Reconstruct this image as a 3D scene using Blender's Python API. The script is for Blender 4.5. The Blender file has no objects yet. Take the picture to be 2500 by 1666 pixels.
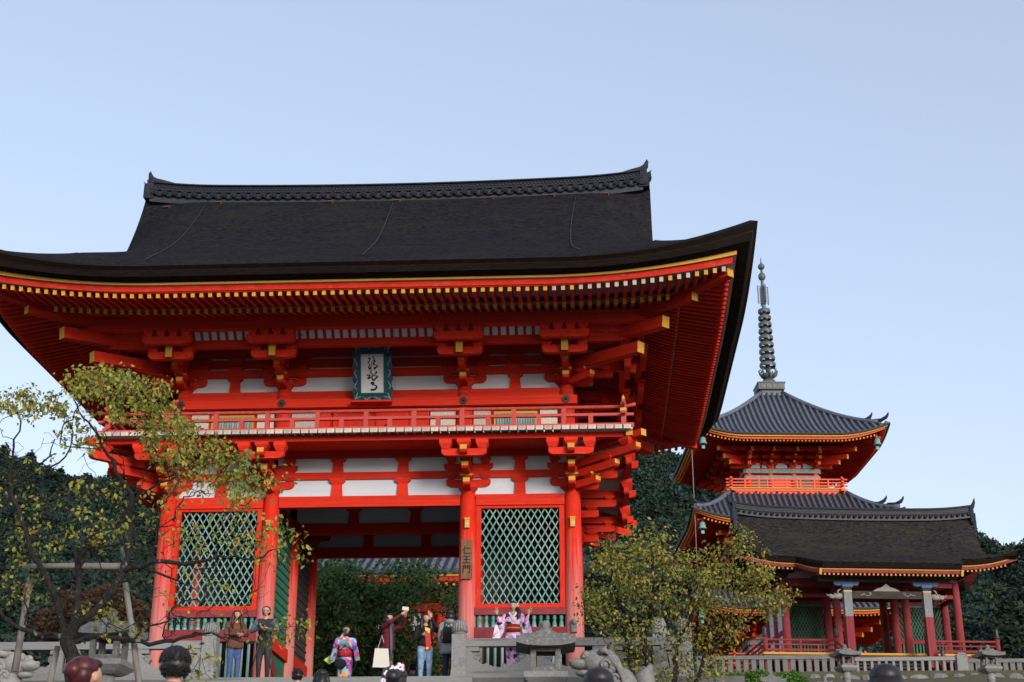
import bpy, math, random
import numpy as np
from mathutils import Matrix, Vector

# ------------------------------------------------------------------ camera, sky, sun, exposure
scene = bpy.context.scene
COL = scene.collection
FPX, YAW, TILT, ROLL = 3600.56, -.0538, .3731, .0014
CAM = Vector((5.2912, -34.3954, -5.0915))
fw = Vector((math.sin(YAW)*math.cos(TILT), math.cos(YAW)*math.cos(TILT), math.sin(TILT)))
rt = Vector((math.cos(YAW), -math.sin(YAW), 0)); up = rt.cross(fw)
rt, up = rt*math.cos(ROLL)+up*math.sin(ROLL), up*math.cos(ROLL)-rt*math.sin(ROLL)
cam_d = bpy.data.cameras.new('camera'); cam = bpy.data.objects.new('camera', cam_d); COL.objects.link(cam)
cam_d.sensor_width = 36.0; cam_d.lens = FPX*36/2500; cam_d.clip_start = .1; cam_d.clip_end = 4000
cam_d.dof.use_dof = True; cam_d.dof.focus_distance = 37; cam_d.dof.aperture_fstop = 5.6
cam.matrix_world = Matrix(((rt.x, up.x, -fw.x, CAM.x), (rt.y, up.y, -fw.y, CAM.y), (rt.z, up.z, -fw.z, CAM.z), (0, 0, 0, 1)))
scene.camera = cam

SUN_EL, SUN_AZ = math.radians(15), math.radians(150)      # azimuth clockwise from +Y: behind the camera, to its right
world = bpy.data.worlds.new('World'); scene.world = world; world.use_nodes = True
wn = world.node_tree.nodes; wl = world.node_tree.links
sky = wn.new('ShaderNodeTexSky'); sky.sky_type = 'NISHITA'; sky.sun_disc = False
sky.sun_elevation = SUN_EL; sky.sun_rotation = SUN_AZ
sky.altitude = 100; sky.air_density = 1.0; sky.dust_density = 1.0; sky.ozone_density = 3.0
hsv = wn.new('ShaderNodeHueSaturation'); hsv.inputs['Saturation'].default_value = .95
wl.new(sky.outputs[0], hsv.inputs['Color'])
tint = wn.new('ShaderNodeMix'); tint.data_type = 'RGBA'; tint.blend_type = 'MULTIPLY'; tint.inputs[0].default_value = 1
tint.inputs[7].default_value = (1.76, 1.63, 1.63, 1)
gam = wn.new('ShaderNodeGamma'); gam.inputs[1].default_value = .54; wl.new(hsv.outputs[0], gam.inputs[0]); wl.new(gam.outputs[0], tint.inputs[6])   # hazy evening sky: a soft, even gradient
bg = wn['Background']; bg.inputs['Strength'].default_value = .15; wl.new(tint.outputs[2], bg.inputs['Color'])

sd = bpy.data.lights.new('sun', 'SUN'); sun = bpy.data.objects.new('sun', sd); COL.objects.link(sun)
sd.energy = 1.4; sd.angle = math.radians(18); sd.color = (1, .93, .86)
sdir = Vector((math.sin(SUN_AZ)*math.cos(SUN_EL), math.cos(SUN_AZ)*math.cos(SUN_EL), math.sin(SUN_EL)))
sun.rotation_euler = sdir.to_track_quat('Z', 'Y').to_euler(); sun.location = (20, -60, 60)

vs = scene.view_settings
vs.view_transform = 'Standard'; vs.look = 'None'; vs.gamma = 1; vs.use_curve_mapping = False; vs.exposure = 1.0
scene.cycles.use_denoising = True
scene.cycles.max_bounces = 6; scene.cycles.diffuse_bounces = 1; scene.cycles.transparent_max_bounces = 4
rng = random.Random(7)

# ------------------------------------------------------------------ helpers
def at(x, y, Y):
    """world point that sits at photo pixel (x, y) on the plane of depth Y (used to take measurements from the photograph)"""
    d = fw+rt*((x-1250)/FPX)-up*((y-833)/FPX)
    return CAM+d*((Y-CAM.y)/d.y)

class MB:
    def __init__(s): s.v = []; s.f = []; s.m = []; s.s = []
    def add(s, vs_, fs, m=0, sm=False, M=None):
        b = len(s.v)
        s.v += [tuple(M @ Vector(p)) for p in vs_] if M else [tuple(p) for p in vs_]
        for f in fs: s.f.append([b+i for i in f]); s.m.append(m); s.s.append(sm)
        return s
    def box(s, x0, x1, y0, y1, z0, z1, m=0, M=None, ends=None):
        v = [(x0, y0, z0), (x1, y0, z0), (x1, y1, z0), (x0, y1, z0), (x0, y0, z1), (x1, y0, z1), (x1, y1, z1), (x0, y1, z1)]
        f = [(0, 3, 2, 1), (4, 5, 6, 7), (0, 1, 5, 4), (1, 2, 6, 5), (2, 3, 7, 6), (3, 0, 4, 7)]   # -z +z -y +x +y -x
        s.add(v, f, m, False, M)
        if ends:
            for k, mm in ends.items(): s.m[-6+k] = mm
        return s
    def fru(s, cx, cy, z0, z1, a0, b0, a1, b1, m=0, M=None):
        v = [(cx-a0, cy-b0, z0), (cx+a0, cy-b0, z0), (cx+a0, cy+b0, z0), (cx-a0, cy+b0, z0),
             (cx-a1, cy-b1, z1), (cx+a1, cy-b1, z1), (cx+a1, cy+b1, z1), (cx-a1, cy+b1, z1)]
        return s.add(v, [(0, 3, 2, 1), (4, 5, 6, 7), (0, 1, 5, 4), (1, 2, 6, 5), (2, 3, 7, 6), (3, 0, 4, 7)], m, False, M)
    def tube(s, pts, rad, n=8, m=0, sm=True, caps=True, M=None, squash=None):
        pts = [Vector(p) for p in pts]
        if not hasattr(rad, '__len__'): rad = [rad]*len(pts)
        vs_ = []; ref = None
        for i, p in enumerate(pts):
            t = (pts[min(i+1, len(pts)-1)]-pts[max(i-1, 0)])
            if t.length < 1e-9: t = Vector((0, 0, 1))
            t.normalize()
            if ref is None: ref = Vector((1, 0, 0)) if abs(t.x) < .8 else Vector((0, 1, 0))
            a = ref-t*ref.dot(t)
            if a.length < 1e-6: a = t.orthogonal()
            a.normalize(); ref = a; b = t.cross(a)
            for k in range(n):
                q = 2*math.pi*k/n; c, d = math.cos(q), math.sin(q)
                if squash: d *= squash
                vs_.append(p+(a*c+b*d)*rad[i])
        fs = []
        for i in range(len(pts)-1):
            for k in range(n):
                k2 = (k+1) % n; fs.append((i*n+k, i*n+k2, (i+1)*n+k2, (i+1)*n+k))
        s.add(vs_, fs, m, sm, M)
        if caps:
            b = len(s.v)-len(vs_)
            s.f.append([b+k for k in range(n)][::-1]); s.m.append(m); s.s.append(False)
            s.f.append([b+(len(pts)-1)*n+k for k in range(n)]); s.m.append(m); s.s.append(False)
        return s
    def lathe(s, prof, n=16, c=(0, 0, 0), m=0, sm=True, M=None, sq=False, sy=1.0):
        vs_ = []; o = math.pi/n if sq else 0
        for r, z in prof:
            for k in range(n):
                q = 2*math.pi*k/n+o; vs_.append((c[0]+r*math.cos(q), c[1]+sy*r*math.sin(q), c[2]+z))
        fs = [tuple(range(n))[::-1]]
        for i in range(len(prof)-1):
            for k in range(n):
                k2 = (k+1) % n; fs.append((i*n+k, i*n+k2, (i+1)*n+k2, (i+1)*n+k))
        fs.append(tuple((len(prof)-1)*n+k for k in range(n)))
        return s.add(vs_, fs, m, sm, M)
    def ext(s, poly, vec, m=0, M=None, side=None, sm=False):
        """extrude a 3D polygon along vec"""
        n = len(poly); vec = Vector(vec)
        v = [Vector(p) for p in poly]+[Vector(p)+vec for p in poly]
        s.add(v, [tuple(range(n))[::-1], tuple(range(n, 2*n))], m, False, M); b = len(s.v)-2*n
        for k in range(n):
            k2 = (k+1) % n
            s.f.append([b+k, b+k2, b+n+k2, b+n+k]); s.m.append(m if side is None else side); s.s.append(sm)
        return s
    def grid(s, P, m=0, sm=True, flip=False):
        nu, nv = len(P), len(P[0]); vs_ = [p for row in P for p in row]; fs = []
        for i in range(nu-1):
            for j in range(nv-1):
                q = (i*nv+j, i*nv+j+1, (i+1)*nv+j+1, (i+1)*nv+j); fs.append(q[::-1] if flip else q)
        return s.add(vs_, fs, m, sm)
    def ball(s, c, r, m=0, n=10, M=None):
        rx, ry, rz = r if hasattr(r, '__len__') else (r, r, r); h = max(4, n//2+1); vs_ = []
        for i in range(h+1):
            p = math.pi*i/h-math.pi/2
            for k in range(n):
                q = 2*math.pi*k/n
                vs_.append((c[0]+rx*math.cos(p)*math.cos(q), c[1]+ry*math.cos(p)*math.sin(q), c[2]+rz*math.sin(p)))
        fs = [(i*n+k, i*n+(k+1) % n, (i+1)*n+(k+1) % n, (i+1)*n+k) for i in range(h) for k in range(n)]
        return s.add(vs_, fs, m, True, M)
    def mesh(s, name, mats):
        me = bpy.data.meshes.new(name); me.from_pydata(s.v, [], s.f)
        for m in (mats if isinstance(mats, (list, tuple)) else [mats]): me.materials.append(m)
        me.polygons.foreach_set('material_index', s.m); me.polygons.foreach_set('use_smooth', s.s); me.update()
        return me
    def build(s, name, mats, parent=None, M=None, **k): return ob(name, s.mesh(name, mats), parent, M, **k)

def ob(name, data, parent=None, M=None, label=None, cat=None, group=None, kind=None):
    o = bpy.data.objects.new(name, data); COL.objects.link(o)
    if parent is not None: o.parent = parent
    if M is not None: o.matrix_local = M
    if label: o['label'] = label
    if cat: o['category'] = cat
    if group: o['group'] = group
    if kind: o['kind'] = kind
    return o
def thing(name, label, cat, loc=(0, 0, 0), rz=0, group=None, scale=1):
    return ob(name, None, None, Matrix.Translation(loc) @ Matrix.Rotation(rz, 4, 'Z') @ Matrix.Scale(scale, 4), label, cat, group)
T = Matrix.Translation
def RZ(a): return Matrix.Rotation(a, 4, 'Z')
def RX(a): return Matrix.Rotation(a, 4, 'X')
def RY(a): return Matrix.Rotation(a, 4, 'Y')
def SC(x, y, z): return Matrix.Diagonal((x, y, z, 1))
def span(a, b, w, h, upv=(0, 0, 1)):
    """matrix that lays a unit beam (x,z in -.5..5, y in 0..1) from a to b, width w, height h"""
    a = Vector(a); b = Vector(b); y = (b-a); L = y.length; y.normalize()
    x = y.cross(Vector(upv)); x.normalize(); z = x.cross(y)
    return Matrix(((x.x*w, y.x*L, z.x*h, a.x), (x.y*w, y.y*L, z.y*h, a.y), (x.z*w, y.z*L, z.z*h, a.z), (0, 0, 0, 1)))
def lerp(a, b, t): return a+(b-a)*t

# ------------------------------------------------------------------ materials
def mat(name, c1, c2=None, scale=6, lo=.4, hi=.65, rough=.6, bump=0, bscale=60, stretch=(1, 1, 1), spec=.3, vary=0, metal=0, detail=6, c3=None, s3=2, lo3=.55, hi3=.7, emit=0, bdist=.02):
    m = bpy.data.materials.new(name); m.use_nodes = True; n = m.node_tree.nodes; l = m.node_tree.links
    p = n['Principled BSDF']; p.inputs['Roughness'].default_value = rough; p.inputs['Metallic'].default_value = metal
    p.inputs['Specular IOR Level'].default_value = spec
    tc = n.new('ShaderNodeTexCoord'); mp = n.new('ShaderNodeMapping'); mp.inputs['Scale'].default_value = stretch
    l.new(tc.outputs['Object'], mp.inputs['Vector'])
    def rgba(c): return (c[0], c[1], c[2], 1)
    def layer(base, col, sc_, a, b, det):
        no = n.new('ShaderNodeTexNoise'); no.inputs['Scale'].default_value = sc_; no.inputs['Detail'].default_value = det; no.inputs['Roughness'].default_value = .65
        l.new(mp.outputs[0], no.inputs['Vector'])
        r = n.new('ShaderNodeMapRange'); r.inputs[1].default_value = a; r.inputs[2].default_value = b; l.new(no.outputs[0], r.inputs[0])
        mx = n.new('ShaderNodeMix'); mx.data_type = 'RGBA'; l.new(r.outputs[0], mx.inputs[0])
        if isinstance(base, tuple): mx.inputs[6].default_value = base
        else: l.new(base, mx.inputs[6])
        mx.inputs[7].default_value = rgba(col); return mx.outputs[2]
    cur = rgba(c1)
    if c2 is not None: cur = layer(cur, c2, scale, lo, hi, detail)
    if c3 is not None: cur = layer(cur, c3, s3, lo3, hi3, 5)
    if vary:
        oi = n.new('ShaderNodeObjectInfo'); r = n.new('ShaderNodeMapRange'); r.inputs[3].default_value = 1-vary; r.inputs[4].default_value = 1+vary
        l.new(oi.outputs['Random'], r.inputs[0]); hs = n.new('ShaderNodeHueSaturation'); l.new(r.outputs[0], hs.inputs['Value'])
        if isinstance(cur, tuple): hs.inputs['Color'].default_value = cur
        else: l.new(cur, hs.inputs['Color'])
        cur = hs.outputs[0]
    if isinstance(cur, tuple): p.inputs['Base Color'].default_value = cur
    else: l.new(cur, p.inputs['Base Color'])
    if bump:
        no = n.new('ShaderNodeTexNoise'); no.inputs['Scale'].default_value = bscale; no.inputs['Detail'].default_value = 5; l.new(mp.outputs[0], no.inputs['Vector'])
        b = n.new('ShaderNodeBump'); b.inputs['Strength'].default_value = bump; b.inputs['Distance'].default_value = bdist; l.new(no.outputs[0], b.inputs['Height']); l.new(b.outputs[0], p.inputs['Normal'])
    m.diffuse_color = rgba(c1)
    return m

RED = mat('vermilion_paint', (.67, .034, .014), (.50, .020, .010), 2.6, .38, .72, .7, .3, 22, (1, 1, 2.2), .08, vary=.14, c3=(.58, .11, .075), s3=5, lo3=.54, hi3=.82)
RED_OLD = mat('faded_red_paint', (.22, .034, .040), (.28, .066, .068), 4, .4, .7, .75, .2, 40, (1, 1, .3), .1, vary=.08, c3=(.30, .03, .03), s3=9, lo3=.6, hi3=.75)
RED_RAIL = mat('worn_red_rail_paint', (.48, .04, .03), (.45, .085, .07), 9, .42, .62, .55, .15, 50, vary=.06)
ORANGE = mat('fresh_vermilion_paint', (.78, .075, .012), (.70, .05, .010), 3, .4, .7, .45, vary=.05)
YEL = mat('ochre_end_paint', (.60, .34, .03), (.50, .27, .04), 8, .4, .7, .6, vary=.10)
PALE = mat('bare_end_grain', (.50, .44, .34), (.42, .33, .2), 20, .45, .65, .7, vary=.12)
WHITE = mat('white_plaster', (.60, .595, .64), (.52, .515, .56), 1.6, .45, .75, .8, .1, 25, vary=.03, c3=(.5, .47, .47), s3=5, lo3=.62, hi3=.8)
BOARDW = mat('white_board_ends', (.60, .54, .49), (.44, .37, .29), 14, .42, .6, .7, vary=.2, c3=(.24, .20, .14), s3=40, lo3=.62, hi3=.68)
SOFF = mat('lavender_soffit_boards', (.42, .36, .40), (.33, .25, .28), 3, .4, .7, .8)
GREEN = mat('verdigris_paint', (.07, .27, .22), (.16, .34, .31), 5, .4, .65, .6, vary=.25, c3=(.38, .39, .37), s3=1.3, lo3=.50, hi3=.60)
GREEND = mat('deep_green_paint', (.022, .15, .085), (.016, .11, .065), 5, .4, .65, .6, vary=.08)
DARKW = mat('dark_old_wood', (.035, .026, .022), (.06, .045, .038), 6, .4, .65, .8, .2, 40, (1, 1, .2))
THATCH = mat('cypress_bark_thatch', (.006, .006, .0078), (.038, .036, .041), 12, .34, .70, 1.0, 1.0, 14, (.55, 1.3, 1.3), .03, c3=(.032, .031, .024), s3=1.1, lo3=.5, hi3=.8, bdist=.10, detail=9)
THATCH2 = mat('weathered_bark_thatch', (.009, .008, .0085), (.058, .051, .050), 8, .34, .70, 1.0, 1.0, 9, (.6, 1.2, 1.2), .03, c3=(.045, .045, .027), s3=.9, lo3=.5, hi3=.8, bdist=.12, detail=9)
THEDGE = mat('cut_bark_edge', (.014, .011, .010), (.032, .022, .017), 26, .45, .7, 1.0, .6, 90, (.15, .15, 3), .03)
RUST = mat('rusty_bark_layer', (.10, .045, .03), (.16, .085, .055), 14, .4, .6, .9)
TILE = mat('smoked_roof_tile', (.115, .125, .155), (.075, .082, .105), 6, .4, .66, .42, .25, 40, spec=.45, vary=.14, c3=(.17, .18, .20), s3=14, lo3=.58, hi3=.7)
TILE2 = mat('old_ridge_tile', (.034, .037, .048), (.022, .024, .031), 6, .4, .66, .75, .25, 40, spec=.1, vary=.15, c3=(.05, .053, .062), s3=14, lo3=.58, hi3=.7)
TILED = mat('dark_roof_tile', (.026, .029, .037), (.038, .042, .052), 8, .4, .66, .5, .2, 40, vary=.1)
IRON = mat('black_iron', (.018, .017, .018), (.035, .03, .028), 20, .4, .6, .45, spec=.5)
BRONZE = mat('aged_bronze', (.10, .115, .115), (.06, .06, .06), 9, .4, .65, .5, .2, 30, spec=.5, c3=(.16, .26, .24), s3=5, lo3=.6, hi3=.75)
VERD = mat('verdigris_bronze', (.20, .42, .38), (.12, .30, .28), 8, .4, .65, .6)
STONE = mat('pale_granite', (.27, .27, .26), (.20, .20, .19), 22, .4, .65, .85, .35, 70, c3=(.11, .115, .10), s3=3.5, lo3=.56, hi3=.72, vary=.06)
STONED = mat('lichened_dark_granite', (.13, .13, .125), (.19, .19, .18), 16, .4, .62, .9, .5, 50, c3=(.34, .34, .32), s3=11, lo3=.56, hi3=.68)
BARK = mat('mossy_dark_bark', (.014, .012, .010), (.035, .030, .026), 22, .4, .65, .95, 1.0, 40, (1, 1, .5), c3=(.22, .25, .21), s3=5, lo3=.62, hi3=.68, bdist=.04)
POLE = mat('weathered_log', (.24, .22, .20), (.16, .14, .125), 10, .4, .65, .85, .3, 50, (3, 3, .3))
SIGNW = mat('brown_sign_board', (.22, .115, .05), (.15, .07, .03), 7, .4, .65, .7, .2, 40, (4, 1, .4), c3=(.05, .025, .012), s3=3, lo3=.6, hi3=.7)
STRIPW = mat('stained_white_board', (.60, .59, .63), (.50, .49, .52), 4, .4, .7, .8, c3=(.03, .03, .03), s3=9, lo3=.62, hi3=.66, vary=.08)
INK = mat('black_ink', (.012, .010, .014), rough=.7)
# ------------------------------------------------------------------ shared joinery shapes
UNIT = MB().box(-.5, .5, 0, 1, -.5, .5)
_cache = {}
def shared(key, fn):
    if key not in _cache: _cache[key] = fn()
    return _cache[key]
def beam_mesh(m, endm=None, both=False):
    """unit beam along +y; material endm on the far end (y=1), on both ends if asked"""
    def mk():
        b = MB().box(-.5, .5, 0, 1, -.5, .5, 0, None, ({4: 1, 2: 1} if both else {4: 1}) if endm else None)
        return b.mesh('beam', [m, endm] if endm else m)
    return shared(('beam', m.name, endm.name if endm else '', both), mk)
def beam(name, parent, a, b, w, h, m, endm=None, both=False, **k):
    return ob(name, beam_mesh(m, endm, both), parent, span(a, b, w, h), **k)
def slab(name, parent, x0, x1, y0, y1, z0, z1, m, **k):
    return ob(name, shared(('cube', m.name), lambda: MB().box(-.5, .5, -.5, .5, -.5, .5).mesh('block', m)), parent,
              T(((x0+x1)/2, (y0+y1)/2, (z0+z1)/2)) @ SC(x1-x0, y1-y0, z1-z0), **k)
def arm_mesh(L, h, w, m):
    """boat-shaped bracket arm along x, top at z=h, lower ends rounded"""
    def mk():
        pl = [(L, 0, h), (L, 0, h*.62)]
        for i in range(1, 6):
            q = i/5*math.pi/2; pl.append((L-.15*(1-math.cos(q)), 0, h*.62*(1-math.sin(q))))
        pl2 = [(-x, y, z) for x, y, z in pl[::-1]]
        return MB().ext([(x, -w/2, z) for x, y, z in pl+pl2], (0, w, 0)).mesh('bracket_arm', m)
    return shared(('arm', L, h, w, m.name), mk)
def nose_mesh(L, h, w, m, y, back=.2):
    """arm that sticks out along -y, ochre paint on the upper end face"""
    def mk():
        pl = [(0, back, h), (0, -L, h), (0, -L, h*.45)]
        for i in range(1, 6):
            q = i/5*math.pi/2; pl.append((0, -L+.13*(1-math.cos(q)), h*.45*(1-math.sin(q))))
        pl.append((0, back, 0))
        b = MB().ext([(-w/2, p[1], p[2]) for p in pl], (w, 0, 0)); n = len(pl)
        b.m[2+1] = 1
        return b.mesh('bracket_nose', [m, y])
    return shared(('nose', L, h, w, m.name, back), mk)
def block_mesh(w, h, m, y=None):
    """bearing block: dished lower half, square upper half"""
    def mk():
        b = MB().fru(0, 0, 0, h*.55, w*.30, w*.30, w*.5, w*.5).box(-w/2, w/2, -w/2, w/2, h*.55, h)
        if y is not None: b.m[8] = 1
        return b.mesh('bearing_block', [m, y] if y is not None else m)
    return shared(('blk', w, h, m.name, y.name if y else ''), mk)

def bracket_set(par, M, kind, diag=False, m=None, y=None, lat=True):
    m = m or RED; y = y or YEL
    r = ob('bracket_set', block_mesh(.46, .21, m), par, M)
    def A(L, h, z, yy, w=.16): ob('bracket_arm', arm_mesh(L, h, w, m), r, T((0, yy, z)))
    def N(L, h, z, w=.16, s=1.0): ob('bracket_nose', nose_mesh(round(L*s, 3), h, w, m, y), r, T((0, 0, z)))
    def B(x, yy, z, w=.25, h=.14, ye=False): ob('bearing_block', block_mesh(w, h, m, y if ye else None), r, T((x, yy, z)))
    s = 1.38 if diag else 1.0
    if kind == 'low':
        N(.64, .18, .06, s=s); B(0, -.46*s, .245, .3, .1, True); N(1.1, .18, .33, s=s); B(0, -.92*s, .515, h=.1); N(1.6, .19, .57, s=s); B(0, -1.36*s, .765, .32, .17)
        if lat and not diag:
            A(.54, .19, .16, 0, .14); A(.60, .18, .575, 0, .14)
            for x in (-.42, .42): B(x, 0, .362); B(x, 0, .767)
            A(.53, .17, .545, -1.36, .14)
            for x in (-.43, .43): B(x, -1.36, .718, .29, .215)
    else:
        N(.67, .18, .02, s=s); B(0, -.46*s, .205, .3, .1, True); N(1.17, .18, .23, s=s); B(0, -.98*s, .415, h=.1)
        if not diag:
            ob('tail_rafter', beam_mesh(m, y), r, span((0, .3, .72), (0, -1.74, .455), .165, .26))
            B(0, -1.5, .60, .3, .12)
        if lat and not diag:
            A(.54, .19, .12, 0); A(.60, .19, .40, 0); A(.62, .18, .68, 0)
            for x in (-.42, .42): B(x, 0, .312, h=.1); B(x, 0, .592, h=.1)
            A(.55, .19, .32, -1.52)
            for x in (-.42, .42): B(x, -1.52, .51, .27, .12)
            A(.60, .2, .56, -1.92)
            for x in (-.45, -.15, .15, .45): B(x, -1.92, .76, .24, .14)
    return r

# ------------------------------------------------------------------ the two-storey gate
CY, D2 = 2.642, 5.284
PX = [-4.9, -2.39, 2.39, 4.9]; UX = [-4.78, -2.26, 2.26, 4.78]
gate = thing('temple_gate', 'large vermilion two-storey gate with dark thatched hip-and-gable roof', 'temple gate')

def pillar_mat(name, ztop, zbot):
    """vermilion that has weathered to pink streaks towards the foot of the pillar"""
    m = mat(name, (.68, .030, .011), (.56, .021, .010), 2.2, .4, .7, .7, .15, 30, spec=.1)
    n = m.node_tree.nodes; l = m.node_tree.links; p = n['Principled BSDF']; src = p.inputs['Base Color'].links[0].from_socket
    tc = n.new('ShaderNodeTexCoord'); sp = n.new('ShaderNodeSeparateXYZ'); l.new(tc.outputs['Object'], sp.inputs[0])
    mp = n.new('ShaderNodeMapping'); mp.inputs['Scale'].default_value = (16, 16, .5); l.new(tc.outputs['Object'], mp.inputs[0])
    no = n.new('ShaderNodeTexNoise'); no.inputs['Scale'].default_value = 1.6; no.inputs['Detail'].default_value = 6; l.new(mp.outputs[0], no.inputs[0])
    g = n.new('ShaderNodeMapRange'); g.inputs[1].default_value = ztop; g.inputs[2].default_value = zbot; g.inputs[3].default_value = -.4; g.inputs[4].default_value = .26; l.new(sp.outputs[2], g.inputs[0])
    ad = n.new('ShaderNodeMath'); l.new(no.outputs[0], ad.inputs[0]); l.new(g.outputs[0], ad.inputs[1])
    r = n.new('ShaderNodeMapRange'); r.inputs[1].default_value = .25; r.inputs[2].default_value = .80; l.new(ad.outputs[0], r.inputs[0])
    mx = n.new('ShaderNodeMix'); mx.data_type = 'RGBA'; l.new(r.outputs[0], mx.inputs[0]); l.new(src, mx.inputs[6]); mx.inputs[7].default_value = (.56, .215, .19, 1)
    l.new(mx.outputs[2], p.inputs['Base Color']); return m
PILLAR = pillar_mat('weathered_pillar_paint', 4.0, 1.2)

def pillar(par, x, y, z0, z1, r, m, name='pillar', stone=True):
    b = MB().lathe([(r*1.04, z0), (r*1.04, z0+.3), (r*1.0, z0+(z1-z0)*.5), (r*.97, z1-.35), (r*.86, z1)], 24, (0, 0, 0))
    o = b.build(name, m, par, T((x, y, 0)))
    if stone: MB().lathe([(r*1.7, z0-.12), (r*1.7, z0-.02), (r*1.3, z0+.03)], 20).build('base_stone', STONE, par, T((x, y, 0)))
    return o
ROWS = [0, CY, D2]
for yy in ROWS:
    for x in PX: pillar(gate, x, yy, -.3, 4.46, .205, PILLAR)
# small ochre fittings on the front pillars
for x in PX[1:]:
    MB().box(-.055, .055, -.27, -.19, -.1, .1, 0).box(-.065, .065, -.28, -.19, .1, .14, 0).box(-.045, .045, -.275, -.2, -.05, .02, 1).build('pillar_fitting', [YEL, PALE], gate, T((x, 0, 3.65)))
MB().box(-.06, .06, -.28, -.18, 0, .3).ball((0, -.27, .24), .07).build('pillar_lamp', STONED, gate, T((4.9, 0, 1.05)))

def tie(x0, x1, y0, y1, z0, z1, th=.19, m=RED, name='tie_beam'):
    if x0 == x1: slab(name, gate, x0-th/2, x0+th/2, y0, y1, z0, z1, m)
    else: slab(name, gate, x0, x1, y0-th/2, y0+th/2, z0, z1, m)
def strut(x, y, z0, z1, par=None, rot=0, m=RED):
    b = MB().fru(0, 0, 0, z1-z0-.13, .14, .09, .115, .09).fru(0, 0, z1-z0-.13, z1-z0-.07, .12, .10, .19, .12).box(-.19, .19, -.12, .12, z1-z0-.07, z1-z0)
    b.build('wall_strut', m, par or gate, T((x, y, z0)) @ RZ(rot))
def wall_low(y, face, x_list):
    """white plaster and beams above the lintel, one row"""
    for a, b in zip(x_list[:-1], x_list[1:]):
        slab('plaster_panel', gate, a+.1, b-.1, y-.03, y+.03, 4.40, 4.84, WHITE)
        slab('plaster_panel', gate, a+.1, b-.1, y-.03, y+.03, 5.00, 5.40, WHITE)
        tie(a+.19, b-.19, y, y, 4.14, 4.41)
        mids = [-.8, .8] if b-a > 3 else [(a+b)/2]
        for x in mids: strut(x, y, 4.405, 4.845); strut(x, y, 5.0, 5.385)
    tie(x_list[0]-.1, x_list[-1]+.1, y, y, 4.83, 5.01, .17); tie(x_list[0]-.1, x_list[-1]+.1, y, y, 5.37, 5.62, .17)
for yy in ROWS: wall_low(yy, -1, PX)
for x in (PX[0], PX[3]):
    for a, b in ((0, CY), (CY, D2)):
        slab('plaster_panel', gate, x-.03, x+.03, a+.1, b-.1, 4.40, 4.84, WHITE); slab('plaster_panel', gate, x-.03, x+.03, a+.1, b-.1, 5.0, 5.4, WHITE)
        tie(x, x, a+.19, b-.19, 4.14, 4.41); strut(x, (a+b)/2, 4.405, 4.845, None, math.pi/2); strut(x, (a+b)/2, 5.0, 5.385, None, math.pi/2)
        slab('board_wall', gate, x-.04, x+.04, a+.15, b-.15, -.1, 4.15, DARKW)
    tie(x, x, -.08, D2+.08, 4.832, 5.008, .168); tie(x, x, -.08, D2+.08, 5.372, 5.618, .168)
# passage sides: green lattice panels between the inner pillars, beams
for x, sgn in ((PX[1], 1), (PX[2], -1)):
    for a, b in ((0, CY), (CY, D2)):
        tie(x, x, a+.19, b-.19, 4.14, 4.41); tie(x, x, a+.19, b-.19, .85, 1.15)
        slab('board_wall', gate, x-.05-sgn*.03, x+.05-sgn*.03, a+.18, b-.18, -.1, .87, GREEND)
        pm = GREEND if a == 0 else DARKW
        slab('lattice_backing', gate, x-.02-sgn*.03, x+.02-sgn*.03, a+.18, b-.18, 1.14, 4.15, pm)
        k = 0; yb = a+.24
        while yb < b-.2:
            slab('lattice_slat', gate, x-.022+sgn*.015, x+.022+sgn*.015, yb, yb+.05, 1.15, 4.14, pm); yb += .15
        for kz in range(14): slab('lattice_slat', gate, x-.03+sgn*.02, x+.03+sgn*.02, a+.2, b-.2, 1.3+kz*.2, 1.345+kz*.2, pm)
        b_ = MB().ext([(0, a+.2, .9), (0, a+.2, .1), (0, a+1.3, .1)], (sgn*.05, 0, 0)).build('brace_board', RED_OLD, gate, T((x+sgn*.09, 0, 0)))
# rooms for the guardians: dark back and middle walls
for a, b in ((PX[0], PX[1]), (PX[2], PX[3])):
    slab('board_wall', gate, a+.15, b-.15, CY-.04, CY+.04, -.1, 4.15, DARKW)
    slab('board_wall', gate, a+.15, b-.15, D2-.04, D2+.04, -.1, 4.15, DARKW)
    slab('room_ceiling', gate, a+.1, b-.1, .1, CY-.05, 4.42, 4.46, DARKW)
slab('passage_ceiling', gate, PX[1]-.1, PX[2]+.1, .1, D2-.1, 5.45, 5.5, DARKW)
# side bay fronts
def lattice(x0, x1, z0, z1, y):
    w, h = .166, .288; H = z1-z0; sl = w/h
    k = int((x1-x0+H*sl)/w)+2
    for lay, sg in ((0, 1), (1, -1)):
        for i in range(-1, k):
            # line x = c + sg*sl*(z-z0)
            c = x0+i*w-(H*sl if sg > 0 else 0)+.03
            za, zb = z0, z1
            xa, xb = c, c+sg*sl*H
            if sg < 0: xa = c; xb = c-sl*H
            # clip to x range
            t0, t1 = 0., 1.; dx = xb-xa
            for bound, side in ((x0, 1), (x1, -1)):
                p = -dx*side; q = (xa-bound)*side
                if p < 0: t0 = max(t0, q/p)
                elif p > 0: t1 = min(t1, q/p)
            if t1-t0 < .03: continue
            A = (xa+dx*t0, y-.014+lay*.028, z0+H*t0); B = (xa+dx*t1, y-.014+lay*.028, z0+H*t1)
            beam('lattice_slat', gate, A, B, .02, .027, GREEN)
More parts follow.
